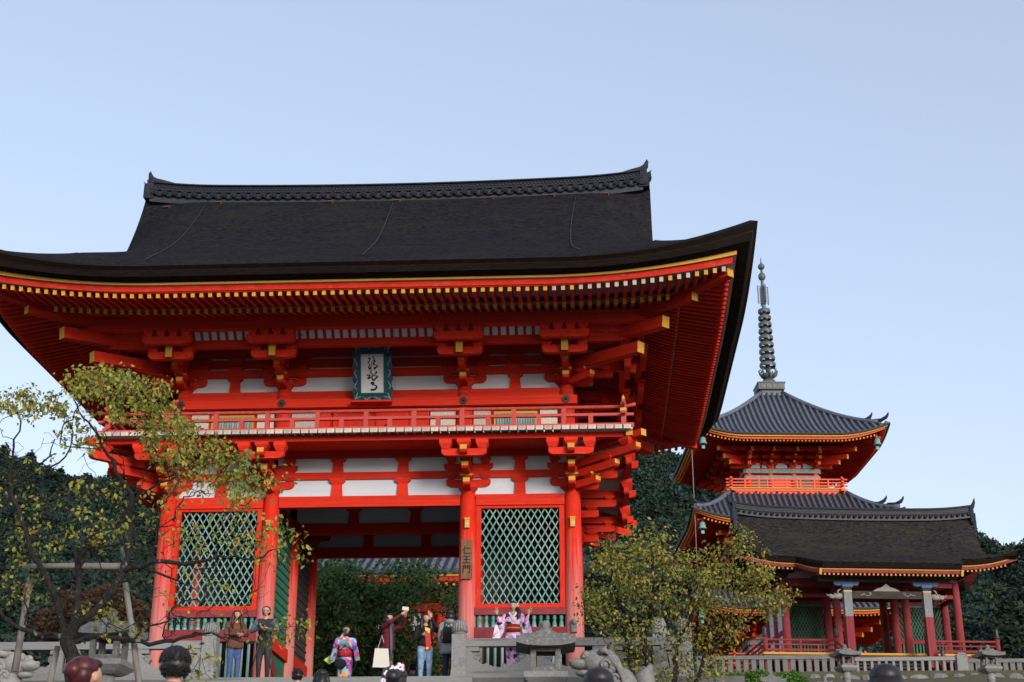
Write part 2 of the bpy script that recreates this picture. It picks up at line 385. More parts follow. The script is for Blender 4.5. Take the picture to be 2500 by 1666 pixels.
def bay_front(a, b):
    x0, x1 = a+.32, b-.32; fl, fr = a+.2, b-.2
    slab('lattice_frame', gate, fl, x0, -.06, .06, 1.66, 4.14, RED); slab('lattice_frame', gate, x1, fr, -.06, .06, 1.66, 4.14, RED)
    slab('lattice_frame', gate, x0, x1, -.057, .057, 4.07, 4.142, RED); slab('lattice_frame', gate, x0, x1, -.057, .057, 1.68, 1.77, RED)
    lattice(x0, x1, 1.77, 4.07, .03)
    slab('sill_beam', gate, a+.18, b-.18, -.12, .1, 1.5, 1.67, RED_OLD); slab('base_beam', gate, a+.18, b-.18, -.12, .1, .93, 1.21, RED_OLD)
    n = 13; prof = [(.055, 0), (.062, .03), (.045, .12), (.03, .19), (.05, .205), (.05, .225), (.03, .24), (.05, .265), (.042, .30)]
    bm = shared('baluster', lambda: MB().lathe(prof, 10).mesh('baluster', GREEN))
    for i in range(n): ob('baluster', bm, gate, T((a+.3+(b-a-.6)*i/(n-1), -.02, 1.205)))
    for i in range(12): slab('fence_bar', gate, a+.3+(b-a-.66)*i/11, a+.36+(b-a-.66)*i/11, -.03, .03, -.2, .94, GREEN)
    slab('base_beam', gate, a+.18, b-.18, -.1, .1, -.28, -.08, RED_OLD)
bay_front(PX[0], PX[1]); bay_front(PX[2], PX[3])

# bracket sets under the balcony
def placements(xs, y0, y1):
    P = [(x, y0, 0, False) for x in xs]+[(x, y1, math.pi, False) for x in xs]
    P += [(xs[-1], y, math.pi/2, False) for y in (y0, CY, y1)]+[(xs[0], y, -math.pi/2, False) for y in (y0, CY, y1)]
    P += [(xs[-1], y0, math.pi/4, True), (xs[0], y0, -math.pi/4, True), (xs[-1], y1, 3*math.pi/4, True), (xs[0], y1, -3*math.pi/4, True)]
    return P
for x, y, a, dg in placements(PX, 0, D2): bracket_set(gate, T((x, y, 4.44+(.002 if dg else 0))) @ RZ(a), 'low', dg)
# balcony: edge beams, boards, railing
BX, BY0, BY1 = 4.9+1.36, -1.36, D2+1.36
for y, s in ((BY0, -1), (BY1, 1)): beam('balcony_beam', gate, (-BX-.2, y, 5.456), (BX+.2, y, 5.456), .16, .15, RED, YEL, True)
for x in (-BX, BX): beam('balcony_beam', gate, (x, BY0-.2, 5.452), (x, BY1+.2, 5.452), .157, .146, RED, YEL, True)
for sx in (-1, 1):
    for y0, sy in ((BY0, -1), (BY1, 1)):
        beam('corner_beam', gate, (sx*(BX-.9), y0-sy*.9, 5.40), (sx*(BX+.33), y0+sy*.28, 5.42), .17, .16, RED, YEL)
slab('balcony_soffit', gate, -BX, BX, BY0, BY1, 5.535, 5.555, RED)
bw = .204; n = 62
for i in range(n):
    x = -6.32+bw*i+.004
    slab('floor_board', gate, x, x+bw-.034, -1.66, .1, 5.556, 5.60, BOARDW)
    ob('board_end', shared('bend', lambda: MB().box(0, bw-.034, -.03, .03, -.055, .045).mesh('board_end', BOARDW)), gate, T((x, -1.70, 5.55)))
for sx in (-1, 1):
    for i in range(40):
        y = -1.62+bw*i
        slab('floor_board', gate, sx*4.7, sx*6.34, y, y+bw-.012, 5.5, 5.556 if y < .1 else 5.60, BOARDW)
RY_, RX_ = -1.42, 6.14
def rail_side(a, b, fixed, axis):
    """railing along x (axis 0) at y=fixed or along y (axis 1) at x=fixed"""
    def P(t, z): return (t, fixed, z) if axis == 0 else (fixed, t, z)
    e = .24
    beam('lower_rail', gate, P(a-e, 5.66), P(b+e, 5.66), .11, .11, RED_RAIL); beam('middle_rail', gate, P(a-e, 5.93), P(b+e, 5.93), .09, .065, RED_RAIL)
    pts = [P(a-e-.05, 6.19), P(a-e*.5, 6.145), P(a, 6.125)]+[P(lerp(a, b, i/8), 6.12) for i in range(1, 8)]+[P(b, 6.125), P(b+e*.5, 6.145), P(b+e+.05, 6.19)]
    MB().tube(pts, .042, 10).build('top_rail', RED_RAIL, gate)
rail_side(-RX_, RX_, RY_, 0); rail_side(-RX_, RX_, D2-RY_, 0); rail_side(RY_, D2-RY_, RX_, 1); rail_side(RY_, D2-RY_, -RX_, 1)
def rail_post(x, y, short):
    slab('rail_post', gate, x-.055, x+.055, y-.05, y+.05, 5.71, 5.905 if short else 6.09, RED_RAIL)
xs = [-4.72, -3.54, -2.30, -1.1, .06, 1.2, 2.34, 3.56, 4.74]
allx = xs
for x in xs: rail_post(x, RY_, False); rail_post(x, D2-RY_, False)
for a, b in zip([-6.0]+xs, xs+[6.0]): rail_post((a+b)/2, RY_, True)
for sx in (-1, 1):
    for y in (-.3, 1.1, 2.64, 4.1, 5.5): rail_post(sx*RX_, y, False); rail_post(sx*RX_, y-.7, True)
    for y in (RY_, D2-RY_):
        b = MB().box(-.06, .06, -.06, .06, 5.6, 6.22, 0)
        for z in (5.60, 5.985, ): b.box(-.075, .075, -.075, .075, z, z+.09, 1)
        b.lathe([(.05, 6.22), (.055, 6.26), (.03, 6.28), (.045, 6.33), (.03, 6.38), (.004, 6.42)], 10, m=1)
        b.build('corner_post', [RED_RAIL, YEL], gate, T((sx*RX_, y, 0)))

# upper storey walls
UY0, UY1 = .12, D2-.12
for y in (UY0, UY1):
    for x in UX: pillar(gate, x, y, 5.6, 7.21, .205, RED, 'upper_pillar', False)
for x in (UX[0], UX[3]): pillar(gate, x, CY, 5.6, 7.21, .205, RED, 'upper_pillar', False)
def upper_wall(y, s):
    for a, b in zip(UX[:-1], UX[1:]):
        slab('plaster_panel', gate, a+.08, b-.08, y-.02, y+.02, 7.14, 7.56, WHITE)
        slab('plaster_panel', gate, a+.08, b-.08, y-.02, y+.02, 7.74, 7.81, WHITE); slab('plaster_panel', gate, a+.08, b-.08, y-.02, y+.02, 8.0, 8.1, WHITE)
        for x in ([] if b-a > 3 else [(a+b)/2]):
            strut(x, y, 7.15, 7.56); strut(x, y, 7.62, 7.82); strut(x, y, 7.88, 8.09)
        slab('wall_beam', gate, a+.15, b-.15, y-.09, y+.09, 6.86, 7.15, RED)
    for z0, z1 in ((7.54, 7.75), (7.80, 8.01), (8.08, 8.35)): tie(UX[0]-.1, UX[3]+.1, y, y, z0, z1, .17)
    slab('nageshi_beam', gate, UX[0]-.27, UX[3]+.27, y-s*.23-.07, y-s*.23+.07, 6.66, 6.88, RED)
upper_wall(UY0, 1); upper_wall(UY1, -1)
for x in (UX[0], UX[3]):
    for a, b in ((UY0, CY), (CY, UY1)):
        slab('plaster_panel', gate, x-.02, x+.02, a+.1, b-.1, 7.14, 7.56, WHITE); slab('board_wall', gate, x-.05, x+.05, a+.1, b-.1, 5.6, 7.15, RED); strut(x, (a+b)/2, 7.15, 7.56, None, math.pi/2)
    tie(x, x, UY0-.1, UY1+.1, 7.542, 7.752, .168); tie(x, x, UY0-.1, UY1+.1, 7.80, 8.35, .168)
    slab('nageshi_beam', gate, x-.07+math.copysign(.2, x), x+.07+math.copysign(.2, x), UY0-.27, UY1+.27, 6.662, 6.878, RED)
# flower-shaped iron nail covers
def rokuyo():
    b = MB(); pl = []
    for k in range(48):
        q = 2*math.pi*k/48; rr = .082+.018*abs(math.cos(3*q))
        pl.append((rr*math.cos(q), 0, rr*math.sin(q)))
    b.ext(pl, (0, -.035, 0)).lathe([(.04, 0), (.035, .03), (.012, .05)], 12, M=T((0, -.035, 0)) @ RX(math.pi/2))
    return b.mesh('nail_cover', IRON)
for x in UX: ob('nail_cover', shared('roku', rokuyo), gate, T((x, UY0-.30, 6.77)))
# the upper wall between balcony and nageshi
slab('wall_backing', gate, UX[0], UX[3], UY0+.03, UY0+.07, 5.6, 6.9, RED)
for sx in (-1, 1):
    for p0, p1 in ((2.49, 2.91), (4.13, 4.56)):
        slab('plaster_panel', gate, min(sx*p0, sx*p1), max(sx*p0, sx*p1), UY0-.03, UY0+.03, 5.95, 6.64, BOARDW)
    x0, x1 = sorted((sx*2.99, sx*4.06))
    slab('window_recess', gate, x0+.05, x1-.05, UY0, UY0+.028, 5.95, 6.55, DARKW)
    wf = slab('window_frame', gate, x0, x1, UY0-.05, UY0+.02, 6.50, 6.56, YEL); slab('window_frame', gate, x0, x1, UY0-.05, UY0+.02, 5.90, 5.96, YEL)
    for xx in (x0, x1-.05): slab('window_frame', gate, xx, xx+.05, UY0-.05, UY0+.02, 5.96, 6.50, YEL)
    nb = 15
    for i in range(nb):
        xx = x0+.09+(x1-x0-.18)*i/(nb-1)
        ob('window_bar', shared('wbar', lambda: MB().box(-.024, .024, -.024, .024, 5.96, 6.5, 0, RZ(math.pi/4)).mesh('window_bar', GREEN)), gate, T((xx, UY0-.022, 0)))
    slab('plaster_panel', gate, *sorted((sx*2.04, sx*1.42)), UY0-.03, UY0+.03, 5.95, 6.62, BOARDW)
    slab('door_jamb', gate, *sorted((sx*1.38, sx*1.08)), UY0-.05, UY0+.03, 5.6, 6.66, RED)
    d = slab('door', gate, *sorted((sx*.9, sx*.06)), UY0-.02, UY0+.03, 5.62, 6.6, RED)
    slab('door_rail', gate, *sorted((sx*1.0, sx*.9)), UY0-.06, UY0+.03, 5.6, 6.62, RED)
MB().lathe([(.08, 0), (.085, .03), (.05, .05)], 6, M=T((.35, UY0-.03, 6.2)) @ RX(math.pi/2)).build('door_fitting', IRON, gate)
MB().lathe([(.07, 0), (.075, .03), (.02, .06)], 6, M=T((-1.0, UY0-.07, 6.1)) @ RX(math.pi/2)).build('door_fitting', IRON, gate)

for x, y, a, dg in placements(UX, UY0, UY1): bracket_set(gate, T((x, y, 7.19+(.002 if dg else 0))) @ RZ(a), 'up', dg)
# long corner tail rafters
for sx in (-1, 1):
    for y0, sy in ((UY0, -1), (UY1, 1)):
        def tl(o1, z1, o0, z0, w, h, nm='corner_tail_rafter'): beam(nm, gate, (sx*(4.78+o0*.94), y0+sy*o0, z0), (sx*(4.78+o1*.94), y0+sy*o1, z1), w, h, RED, YEL)
        tl(1.92, 7.47, -.3, 7.75, .22, .27); tl(2.53, 7.86, -.3, 8.25, .23, .28)
        tl(3.22, 8.22, .2, 8.55, .2, .25, 'hip_rafter'); tl(4.02, 8.42, 2.9, 8.36, .2, .2, 'hip_rafter')
# beams of the outer bracket steps, coved ceiling strips
for y, s in ((UY0, -1), (UY1, 1)):
    slab('bracket_beam', gate, -UX[3]-1.6, UX[3]+1.6, y+s*1.47-.08, y+s*1.47+.08, 7.80, 7.99, RED)
    slab('eave_purlin', gate, -UX[3]-2.0, UX[3]+2.0, y+s*1.95-.1, y+s*1.95+.1, 8.09, 8.40, RED)
    slab('eave_ceiling', gate, -UX[3]-1.6, UX[3]+1.6, min(y, y+s*1.47), max(y, y+s*1.47), 8.355, 8.375, RED)
for sx in (-1, 1):
    slab('bracket_beam', gate, *sorted((sx*(UX[3]+1.34), sx*(UX[3]+1.50))), UY0-1.6, UY1+1.6, 7.802, 7.988, RED)
    slab('eave_purlin', gate, *sorted((sx*(UX[3]+1.74), sx*(UX[3]+1.94))), UY0-2.0, UY1+2.0, 8.092, 8.398, RED)
for y, s in ((UY0, -1),):
    b = MB().ext([(-UX[3]-1.6, y+s*1.5, 7.98), (-UX[3]-1.6, y+s*1.9, 8.36), (-UX[3]-1.6, y+s*1.88, 8.38), (-UX[3]-1.6, y+s*1.48, 8.0)], (2*UX[3]+3.2, 0, 0)).build('coved_ceiling', RED, gate)
    for c0, nn in ((-3.52, 9), (0.0, 18), (3.52, 9)):
        for i in range(nn):
            x = c0+(i-(nn-1)/2)*.205
            MB().ext([(x-.063, y+s*1.515, 7.99), (x+.063, y+s*1.515, 7.99), (x+.063, y+s*1.80, 8.262), (x-.063, y+s*1.80, 8.262)], (0, s*.012, -.012)).build('ceiling_panel', STRIPW, gate)
# ------------------------------------------------------------------ eaves and roof of the gate
HX, HY = 8.7, CY+4.2
def raise_(dist, amp): return amp*max(0.0, 1-dist/4.3)**2
class Side:
    """one side of the eaves: t runs along it, o outward from the upper wall plane"""
    def __init__(s, k):
        s.k = k; s.front = k in (0, 2); s.half = 4.78 if s.front else CY-UY0; s.H = HX if s.front else HY; s.sc = 1.0 if s.front else 3.92/4.32
        s.q = (4.32/3.92) if s.front else (3.92/4.32)
    def P(s, t, o, z):
        if s.k == 0: return Vector((t, UY0-o, z))
        if s.k == 2: return Vector((t, UY1+o, z))
        if s.k == 1: return Vector((4.78+o*s.sc, CY+t, z))
        return Vector((-4.78-o*s.sc, CY+t, z))
    def z(s, t, o, z, amp=.45): return z+raise_(s.H-abs(t), amp)*min(1, o/4.3)
    def inner(s, t, o):
        lim = (abs(t)-s.half)*s.q/s.sc
        if not s.front: lim = (abs(t)-s.half)
        else: lim = (abs(t)-s.half)*4.32/3.92
        return max(o, lim+.05)
# heights (o, z of rafter centre line)
FO, FZ, FI, FIZ = 4.17, 8.07, 2.85, 8.315
BO, BZ, BI, BIZ = 2.97, 8.165, .8, 8.83
def raf(side, joined=None):
    n = int((side.H-.25)/.2)
    for i in range(-n, n+1):
        t = i*.2
        for nm, oo, zo, oi, zi, w, h in (('flying_rafter', FO, FZ, FI, FIZ, .085, .115), ('base_rafter', BO, BZ, BI, BIZ, .09, .12)):
            o_in = side.inner(t, oi)
            if o_in > oo-.12: continue
            f = (o_in-oi)/(oo-oi)
            a = side.P(t, o_in, side.z(t, o_in, lerp(zi, zo, f))); b = side.P(t, oo, side.z(t, oo, zo))
            pale = nm == 'flying_rafter' and side.k == 0 and t > 4.6 and rng.random() < .55
            if joined is None: ob(nm, beam_mesh(RED, PALE if pale else YEL), gate, span(a, b, w, h))
            else: joined.box(-.5, .5, 0, 1, -.5, .5, 0, span(a, b, w, h))
SD = [Side(k) for k in range(4)]
for k in (0, 1, 3): raf(SD[k])
jb = MB(); raf(SD[2], jb); jb.build('rear_rafters', RED, gate, kind='stuff')
for sd in SD:
    N = 60
    def strip(o0, z0, o1, z1, m, nm, M_=6):
        P = []
        for i in range(N+1):
            s_ = -1+2*i/N; row = []
            for j in range(M_+1):
                f = j/M_; o = lerp(o0, o1, f); half = sd.half+o*(3.92/4.32 if sd.front else 1.0)
                t = s_*half
                row.append(sd.P(t, o, sd.z(t, o, lerp(z0, z1, f))))
            P.append(row)
        MB().grid(P, 0, False).build(nm, m, gate)
    strip(2.7, FIZ+.09, 4.25, FZ+.062, SOFF, 'eave_boarding'); strip(.0, 9.12, 3.02, BZ+.065, SOFF, 'eave_boarding')
    # beam carrying the flying rafters
    P = []
    for i in range(N+1):
        t = (-1+2*i/N)*(sd.half+2.9*(3.92/4.32 if sd.front else 1.0)); row = []
        for o, z in ((2.96, 8.225), (2.96, 8.285), (2.80, 8.33), (2.80, 8.25), (2.96, 8.225)): row.append(sd.P(t, o, sd.z(t, o, z)))
        P.append(row)
    MB().grid(P, 0, False).build('rafter_beam', RED, gate)

def sweep(name, prof, m, amps):
    """band round the four eaves; prof = (offset, z), amps = corner lift per profile point"""
    b = MB(); N = 48
    S = [math.copysign(1-(1-abs(-1+2*i/N))**1.6, -1+2*i/N) for i in range(N+1)]
    for k in range(4):
        P = []
        for s_ in S:
            row = []
            for (o, z), a in zip(prof, amps):
                hx, hy = HX+o, HY+o; H = hx if k in (0, 2) else hy; t = s_*H; zz = z+raise_(H-abs(t), a)
                row.append((t, CY-hy, zz) if k == 0 else (t, CY+hy, zz) if k == 2 else (hx, CY+t, zz) if k == 1 else (-hx, CY+t, zz))
            P.append(row)
        b.grid(P, 0, True)
    b.s = [False]*len(b.s)
    return b.build(name, m, gate)
A_ = .46
sweep('eave_fascia', [(-.30, 8.13), (-.11, 8.11), (-.09, 8.20), (-.095, 8.205), (-.08, 8.275)], RED, [A_]*5)
sweep('eave_edge_board', [(-.10, 8.272), (-.01, 8.272)], SOFF, [A_]*2)
sweep('eave_trim', [(-.01, 8.272), (-.005, 8.322), (-.04, 8.332)], YEL, [A_, A_+.06, A_+.06])
sweep('thatch_lower_edge', [(-.04, 8.324), (.07, 8.326), (.26, 8.36), (.33, 8.47)], THEDGE, [A_+.06, A_+.06, A_+.12, A_+.20])
sweep('thatch_rust_line', [(.33, 8.468), (.36, 8.478)], RUST, [A_+.20, A_+.21])
sweep('thatch_upper_edge', [(.345, 8.479), (.45, 8.545), (.30, 8.64)], THEDGE, [A_+.20, .78, .78])

RD = np.array([0, .3, .52, 1.21, 2.27, 3.46, 4.73, 6.0, 7.0, 7.3]); RZv = np.array([8.545, 8.76, 8.92, 9.32, 9.95, 10.72, 11.68, 12.72, 13.62, 13.86])
_c = np.polyfit(RD, RZv, 4)
def PR(d): return float(np.polyval(_c, d))-float(np.polyval(_c, 0))+8.545
EX, EY = HX+.45, HY+.45
VX = 6.95
def roof_z(X, Y, main=False):
    dF = EY-abs(Y-CY); dS = EX-abs(X)
    if main or abs(X) <= VX+1e-6 or dF <= dS: d = dF; tc = EX-abs(X)
    else: d = dS; tc = EY-abs(Y-CY)
    z = PR(d)+raise_(tc, .78)*max(0, 1-d/3.2)**1.5
    if main or abs(X) <= VX+1e-6:
        z += .16*(abs(X)/7)**2*(max(0, d)/7.3)**2
        z -= 1.45*(max(0, abs(X)-5.2)/1.92)**2.6*math.sin(math.pi*min(1, max(0, (7.3-d)/5.0)))**.75     # the thatch rounds over towards the verge
    return z
def flare(d): return max(0.0, min(1.0, (3.7-d)/1.6))**2
def vx0(d): return 6.95+.17*max(0, (d-2.2)/5.1)
def vx(d): return vx0(d)+(.95*flare(d) if d > 2.1 else 0)
def main_z(X, d, sg):
    """main slope; towards its foot the verge sweeps out and down on to the skirt roof"""
    Y = CY+sg*(EY-d); v0 = vx0(d)
    if abs(X) <= v0 or d <= 2.1: return roof_z(X, Y, True)
    v1 = vx(d); f = (abs(X)-v0)/max(1e-6, v1-v0); a = roof_z(math.copysign(v0, X), Y, True); b = max(roof_z(math.copysign(v1, X), Y), PR(max(0, EX-v1)))+.02
    return lerp(a, lerp(a, b, flare(d)**.5), f)
rb = MB(); xs_ = np.linspace(-1, 1, 81); ds = np.concatenate([np.linspace(0, 1, 9), np.linspace(1.2, EY, 34)])
for sgn in (-1, 1):
    rb.grid([[(s_*vx(d), CY+sgn*(EY-d), main_z(s_*vx(d), d, sgn)) for d in ds] for s_ in xs_], 0, True)
for sx in (-1, 1):            # thick verge that curls over at the gable ends
    for sgn in (-1, 1):
        P = []
        for d in ds[8:]:
            v = vx(d); z = main_z(sx*v, d, sgn); y = CY+sgn*(EY-d)
            P.append([(sx*v, y, z), (sx*(v+.04), y, z-.06), (sx*(v+.02), y, z-.42), (sx*(v-.5), y, z-.5)])
        rb.grid(P, 0, True)
    n1, n2 = 24, 90; xx = np.linspace(VX, EX, n1); yy = np.linspace(CY-EY, CY+EY, n2)
    # skirt roof outside the gable, four-way fan so that the hip stays sharp
    for s2 in (-1, 1):
        P = []
        for i in range(13):
            d = (EX-VX)*i/12; row = []
            for j in range(17):
                f = j/16; X = lerp(VX, EX-d, f); row.append((sx*X, CY+s2*(EY-d), roof_z(sx*X, CY+s2*(EY-d))))
            P.append(row)
        rb.grid(P, 0, True)
    P = []
    for i in range(13):
        d = (EX-VX)*i/12; row = []
        for j in range(41):
            f = -1+2*j/40; Y = CY+f*(EY-d); row.append((sx*(EX-d), Y, PR(d)+raise_((1-abs(f))*(EY-d)+d, .78)*max(0, 1-d/3.2)**1.5))
        P.append(row)
    rb.grid(P, 0, True)
rb.build('thatched_roof', THATCH, gate)
for sx in (-1, 1):            # gable wall and bargeboards
    gp = [(sx*6.3, CY-(EY-d), roof_z(sx*6.3, CY-(EY-d), True)-.5) for d in (2.6, 3.6, 4.8, 6, 7.2)]+[(sx*6.3, CY+(EY-d), roof_z(sx*6.3, CY+(EY-d), True)-.5) for d in (7.2, 6, 4.8, 3.6, 2.6)]
    MB().ext(gp, (sx*-.08, 0, 0)).build('gable_wall', WHITE, gate)
    for s2 in (-1, 1):
        P = []
        for d in ds[10:]:
            z = roof_z(sx*vx(d), CY+s2*(EY-d), True); y = CY+s2*(EY-d)
            P.append([(sx*6.98, y, z-.42), (sx*6.98, y, z-.85), (sx*6.9, y, z-.85), (sx*6.9, y, z-.42)])
        MB().grid(P, 0, False).build('bargeboard', RED, gate)
# rafters' roof void: closes the view up into the roof
slab('roof_floor', gate, -4.7, 4.7, UY0+.1, UY1-.1, 8.4, 8.44, DARKW)

# ridge of tiles
def rdz(x): return .16*(abs(x)/7)**2+.10*(max(0, abs(x)-5)/2)**2
RZ0 = 13.62
def ridge_bar(name, z0, z1, hw, m, x1=6.95):
    n = 40; P = []
    for i in range(n+1):
        x = lerp(-x1, x1, i/n); d = rdz(x)
        P.append([(x, CY-hw, z0+d), (x, CY-hw, z1+d), (x, CY+hw, z1+d), (x, CY+hw, z0+d), (x, CY-hw, z0+d)])
    b = MB().grid(P, 0, False); b.f.append([0, 1, 2, 3]); b.m.append(0); b.s.append(False); e = n*5; b.f.append([e, e+1, e+2, e+3]); b.m.append(0); b.s.append(False)
    return b.build(name, m, gate)
ridge_bar('ridge_base', 13.50, 13.86, .30, TILED); ridge_bar('ridge_ledge', 13.86, 13.90, .36, TILE2); ridge_bar('ridge_body', 13.90, 14.12, .20, TILED); ridge_bar('ridge_ledge', 14.12, 14.155, .27, TILE2)
MB().tube([(lerp(-7.0, 7.0, i/40), CY, 14.17+rdz(lerp(-7, 7, i/40))) for i in range(41)], .085, 10).build('ridge_cap_tile', TILE2, gate)
rt_ = MB().lathe([(.0, .03), (.045, .03), (.05, .015), (.062, .015), (.066, .04), (.082, .04), (.084, 0), (.084, -.25)], 18, M=RX(math.pi/2)).mesh('round_tile', TILE2)
sc_ = MB().tube([(-.14+.28*i/8, 0, -.075*math.sin(math.pi*i/8)) for i in range(9)], .028, 6).mesh('pendant_tile', TILE2)
for i in range(49):
    x = (i-24)*.283; z = 13.78+rdz(x)
    ob('round_tile', rt_, gate, T((x, CY-.38, z))); ob('pendant_tile', sc_, gate, T((x+.1415, CY-.36, z-.035)))
wb = MB()                      # interlocking half rings of the openwork band
for row in range(3):
    for i in range(135):
        x = (i-67)*.102+(.051 if row % 2 else 0); z = 13.935+row*.062+rdz(x)
        vs_ = []; fs = []
        for k in range(10):
            q = math.pi*k/9
            for rr in (.060, .044):
                vs_ += [(x+rr*math.cos(q), CY-.225, z+rr*math.sin(q)-.02), (x+rr*math.cos(q), CY-.20, z+rr*math.sin(q)-.02)]
        for k in range(9):
            a = k*4; b = a+4; fs += [(a, b, b+2, a+2), (a, a+1, b+1, b), (a+2, b+2, b+3, a+3)]
        wb.add(vs_, fs)
wb.build('openwork_tiles', TILE2, gate, kind='stuff')
for sx in (-1, 1):
    d = rdz(7.0)
    b = MB().box(-.14, .12, -.34, .34, 13.58+d, 13.93+d).box(-.1, .1, -.26, .26, 13.93+d, 14.2+d)
    b.box(.08, .16, -.3, .3, 13.62+d, 13.98+d).ball((.14, 0, 14.02+d), (.1, .2, .14)).ball((.16, -.12, 14.08+d), .06).ball((.16, .12, 14.08+d), .06)
    b.tube([(.12, -.1, 14.1+d), (.2, -.13, 14.14+d), (.24, -.14, 14.2+d)], [.03, .02, .004], 6).tube([(.12, .1, 14.1+d), (.2, .13, 14.14+d), (.24, .14, 14.2+d)], [.03, .02, .004], 6)
    b.build('ridge_end_ornament', TILE2, gate, T((sx*6.98, CY, 0)) @ SC(sx, 1, 1))
    MB().tube([(-.7, 0, 14.16+d-.08), (-.3, 0, 14.20+d), (-.05, 0, 14.27+d), (.08, 0, 14.38+d), (.12, 0, 14.53+d), (.115, 0, 14.6+d)], [.09, .10, .10, .085, .045, .008], 10).build('ridge_horn', TILE2, gate, T((sx*6.98, CY, 0)) @ SC(sx, 1, 1))
# chains that hang down the slope, small iron hooks below the ridge
def chain(xt, xb, bend=0):
    pts = []
    for i in range(80):
        f = i/79; Y = lerp(CY-.25, -4.0, f); x = lerp(xt, xb, f)+bend*math.sin(f*math.pi)
        if bend and f > .9: x += (f-.9)*3.5*abs(bend)*4
        pts.append((x, Y, roof_z(x, Y)+.03))
    b = MB()
    for i, p in enumerate(pts[:-1]):
        q = pts[i+1]; w = .014 if i % 2 else .008
        b.tube([p, q], w, 5, sm=False)
    b.build('roof_chain', IRON, gate)
chain(-5.27, -4.78); chain(0, .24); chain(5.1, 5.05, -.12)
for x in (-6.4, -4.95, -1.8, .1, 2.7, 4.4, 5.9): MB().box(-.1, .1, -.015, .015, -.012, .012).box(.08, .1, -.015, .015, -.1, .0).build('ridge_hook', RUST, gate, T((x, CY-.42, roof_z(x, CY-.42)+.06)))

# ------------------------------------------------------------------ plaque and sign board
plq = thing('name_plaque', 'tilted blue scalloped name plaque with black brush writing on white', 'plaque', (.03, -.22, 6.78))
PM = RX(math.radians(-20))       # leans forward at the top
plq.matrix_world = T((.03, -.24, 6.76)) @ RX(math.radians(19))
BLUE = mat('plaque_blue_paint', (.015, .055, .12), (.02, .09, .16), 7, .4, .65, .55); GRN = mat('plaque_green_paint', (.012, .085, .055), rough=.5); GOLDL = mat('plaque_gold_line', (.28, .36, .20), rough=.5)
pw, ph = .50, 1.42
def wavy(hw, z0, z1, amp, nx, nz):
    pl = []
    def edge(a, b, n, out):
        for i in range(n*8):
            f = i/(n*8); w = -amp*abs(math.sin(math.pi*f*n)); pl.append((a[0]+(b[0]-a[0])*f+out[0]*w, 0, a[1]+(b[1]-a[1])*f+out[1]*w))
    edge((-hw, z0), (hw, z0), nx, (0, -1)); edge((hw, z0), (hw, z1), nz, (1, 0)); edge((hw, z1), (-hw, z1), nx, (0, 1)); edge((-hw, z1), (-hw, z0), nz, (-1, 0))
    return pl
MB().ext(wavy(pw, 0, ph, .035, 4, 5), (0, -.08, 0)).build('plaque_frame', BLUE, plq)
wv = wavy(pw-.05, .05, ph-.05, .07, 3, 4); MB().tube([(x, -.085, z) for x, y, z in wv+wv[:1]], .012, 5).build('frame_line', GOLDL, plq)
b = MB()
for x0, x1, z0, z1 in ((-.33, .33, .17, .22), (-.33, .33, 1.17, 1.22), (-.33, -.28, .22, 1.17), (.28, .33, .22, 1.17)): b.box(x0, x1, -.11, -.06, z0, z1)
b.build('inner_frame', GRN, plq); MB().box(-.28, .28, -.092, -.05, .22, 1.17).build('plaque_panel', WHITE, plq)
b = MB()
for k in range(3):
    b.ball((-.25+.25*k, -.09, .10), (.05, .03, .035)); b.ball((-.25+.25*k, -.09, 1.31), (.05, .03, .035))
for k in range(4):
    for sx in (-1, 1): b.ball((sx*.405, -.09, .26+.29*k), (.035, .03, .055))
b.build('frame_bosses', GRN, plq)
def brush(b, pts, ws, y=-.095):
    """flat brush stroke following pts (photo pixels of the zoomed plaque) with widths ws"""
    n = len(pts); q = []
    for i in range(n-1):       # smooth by Catmull-Rom
        p0, p1, p2, p3 = [Vector(pts[max(0, min(n-1, j))]) for j in (i-1, i, i+1, i+2)]
        for k in range(6):
            t = k/6; q.append((.5*((2*p1)+(p2-p0)*t+(2*p0-5*p1+4*p2-p3)*t*t+(3*p1-p0-3*p2+p3)*t**3), lerp(ws[i], ws[i+1], t)))
    q.append((Vector(pts[-1]), ws[-1])); L = []; R = []
    for i, (p, w) in enumerate(q):
        d = q[min(i+1, len(q)-1)][0]-q[max(i-1, 0)][0]
        d = d.normalized() if d.length > 1e-6 else Vector((1, 0)); nn = Vector((-d.y, d.x)); L.append(p+nn*w/2); R.append(p-nn*w/2)
    v = [(p.x, y, p.y) for p in L]+[(p.x, y, p.y) for p in R]; N = len(L)
    b.add(v, [(i, i+1, N+i+1, N+i) for i in range(N-1)])
def pz(x, y): return ((x-795)/470*.56, 1.17-(y-375)/820*.95)
b = MB(); W = .56/470
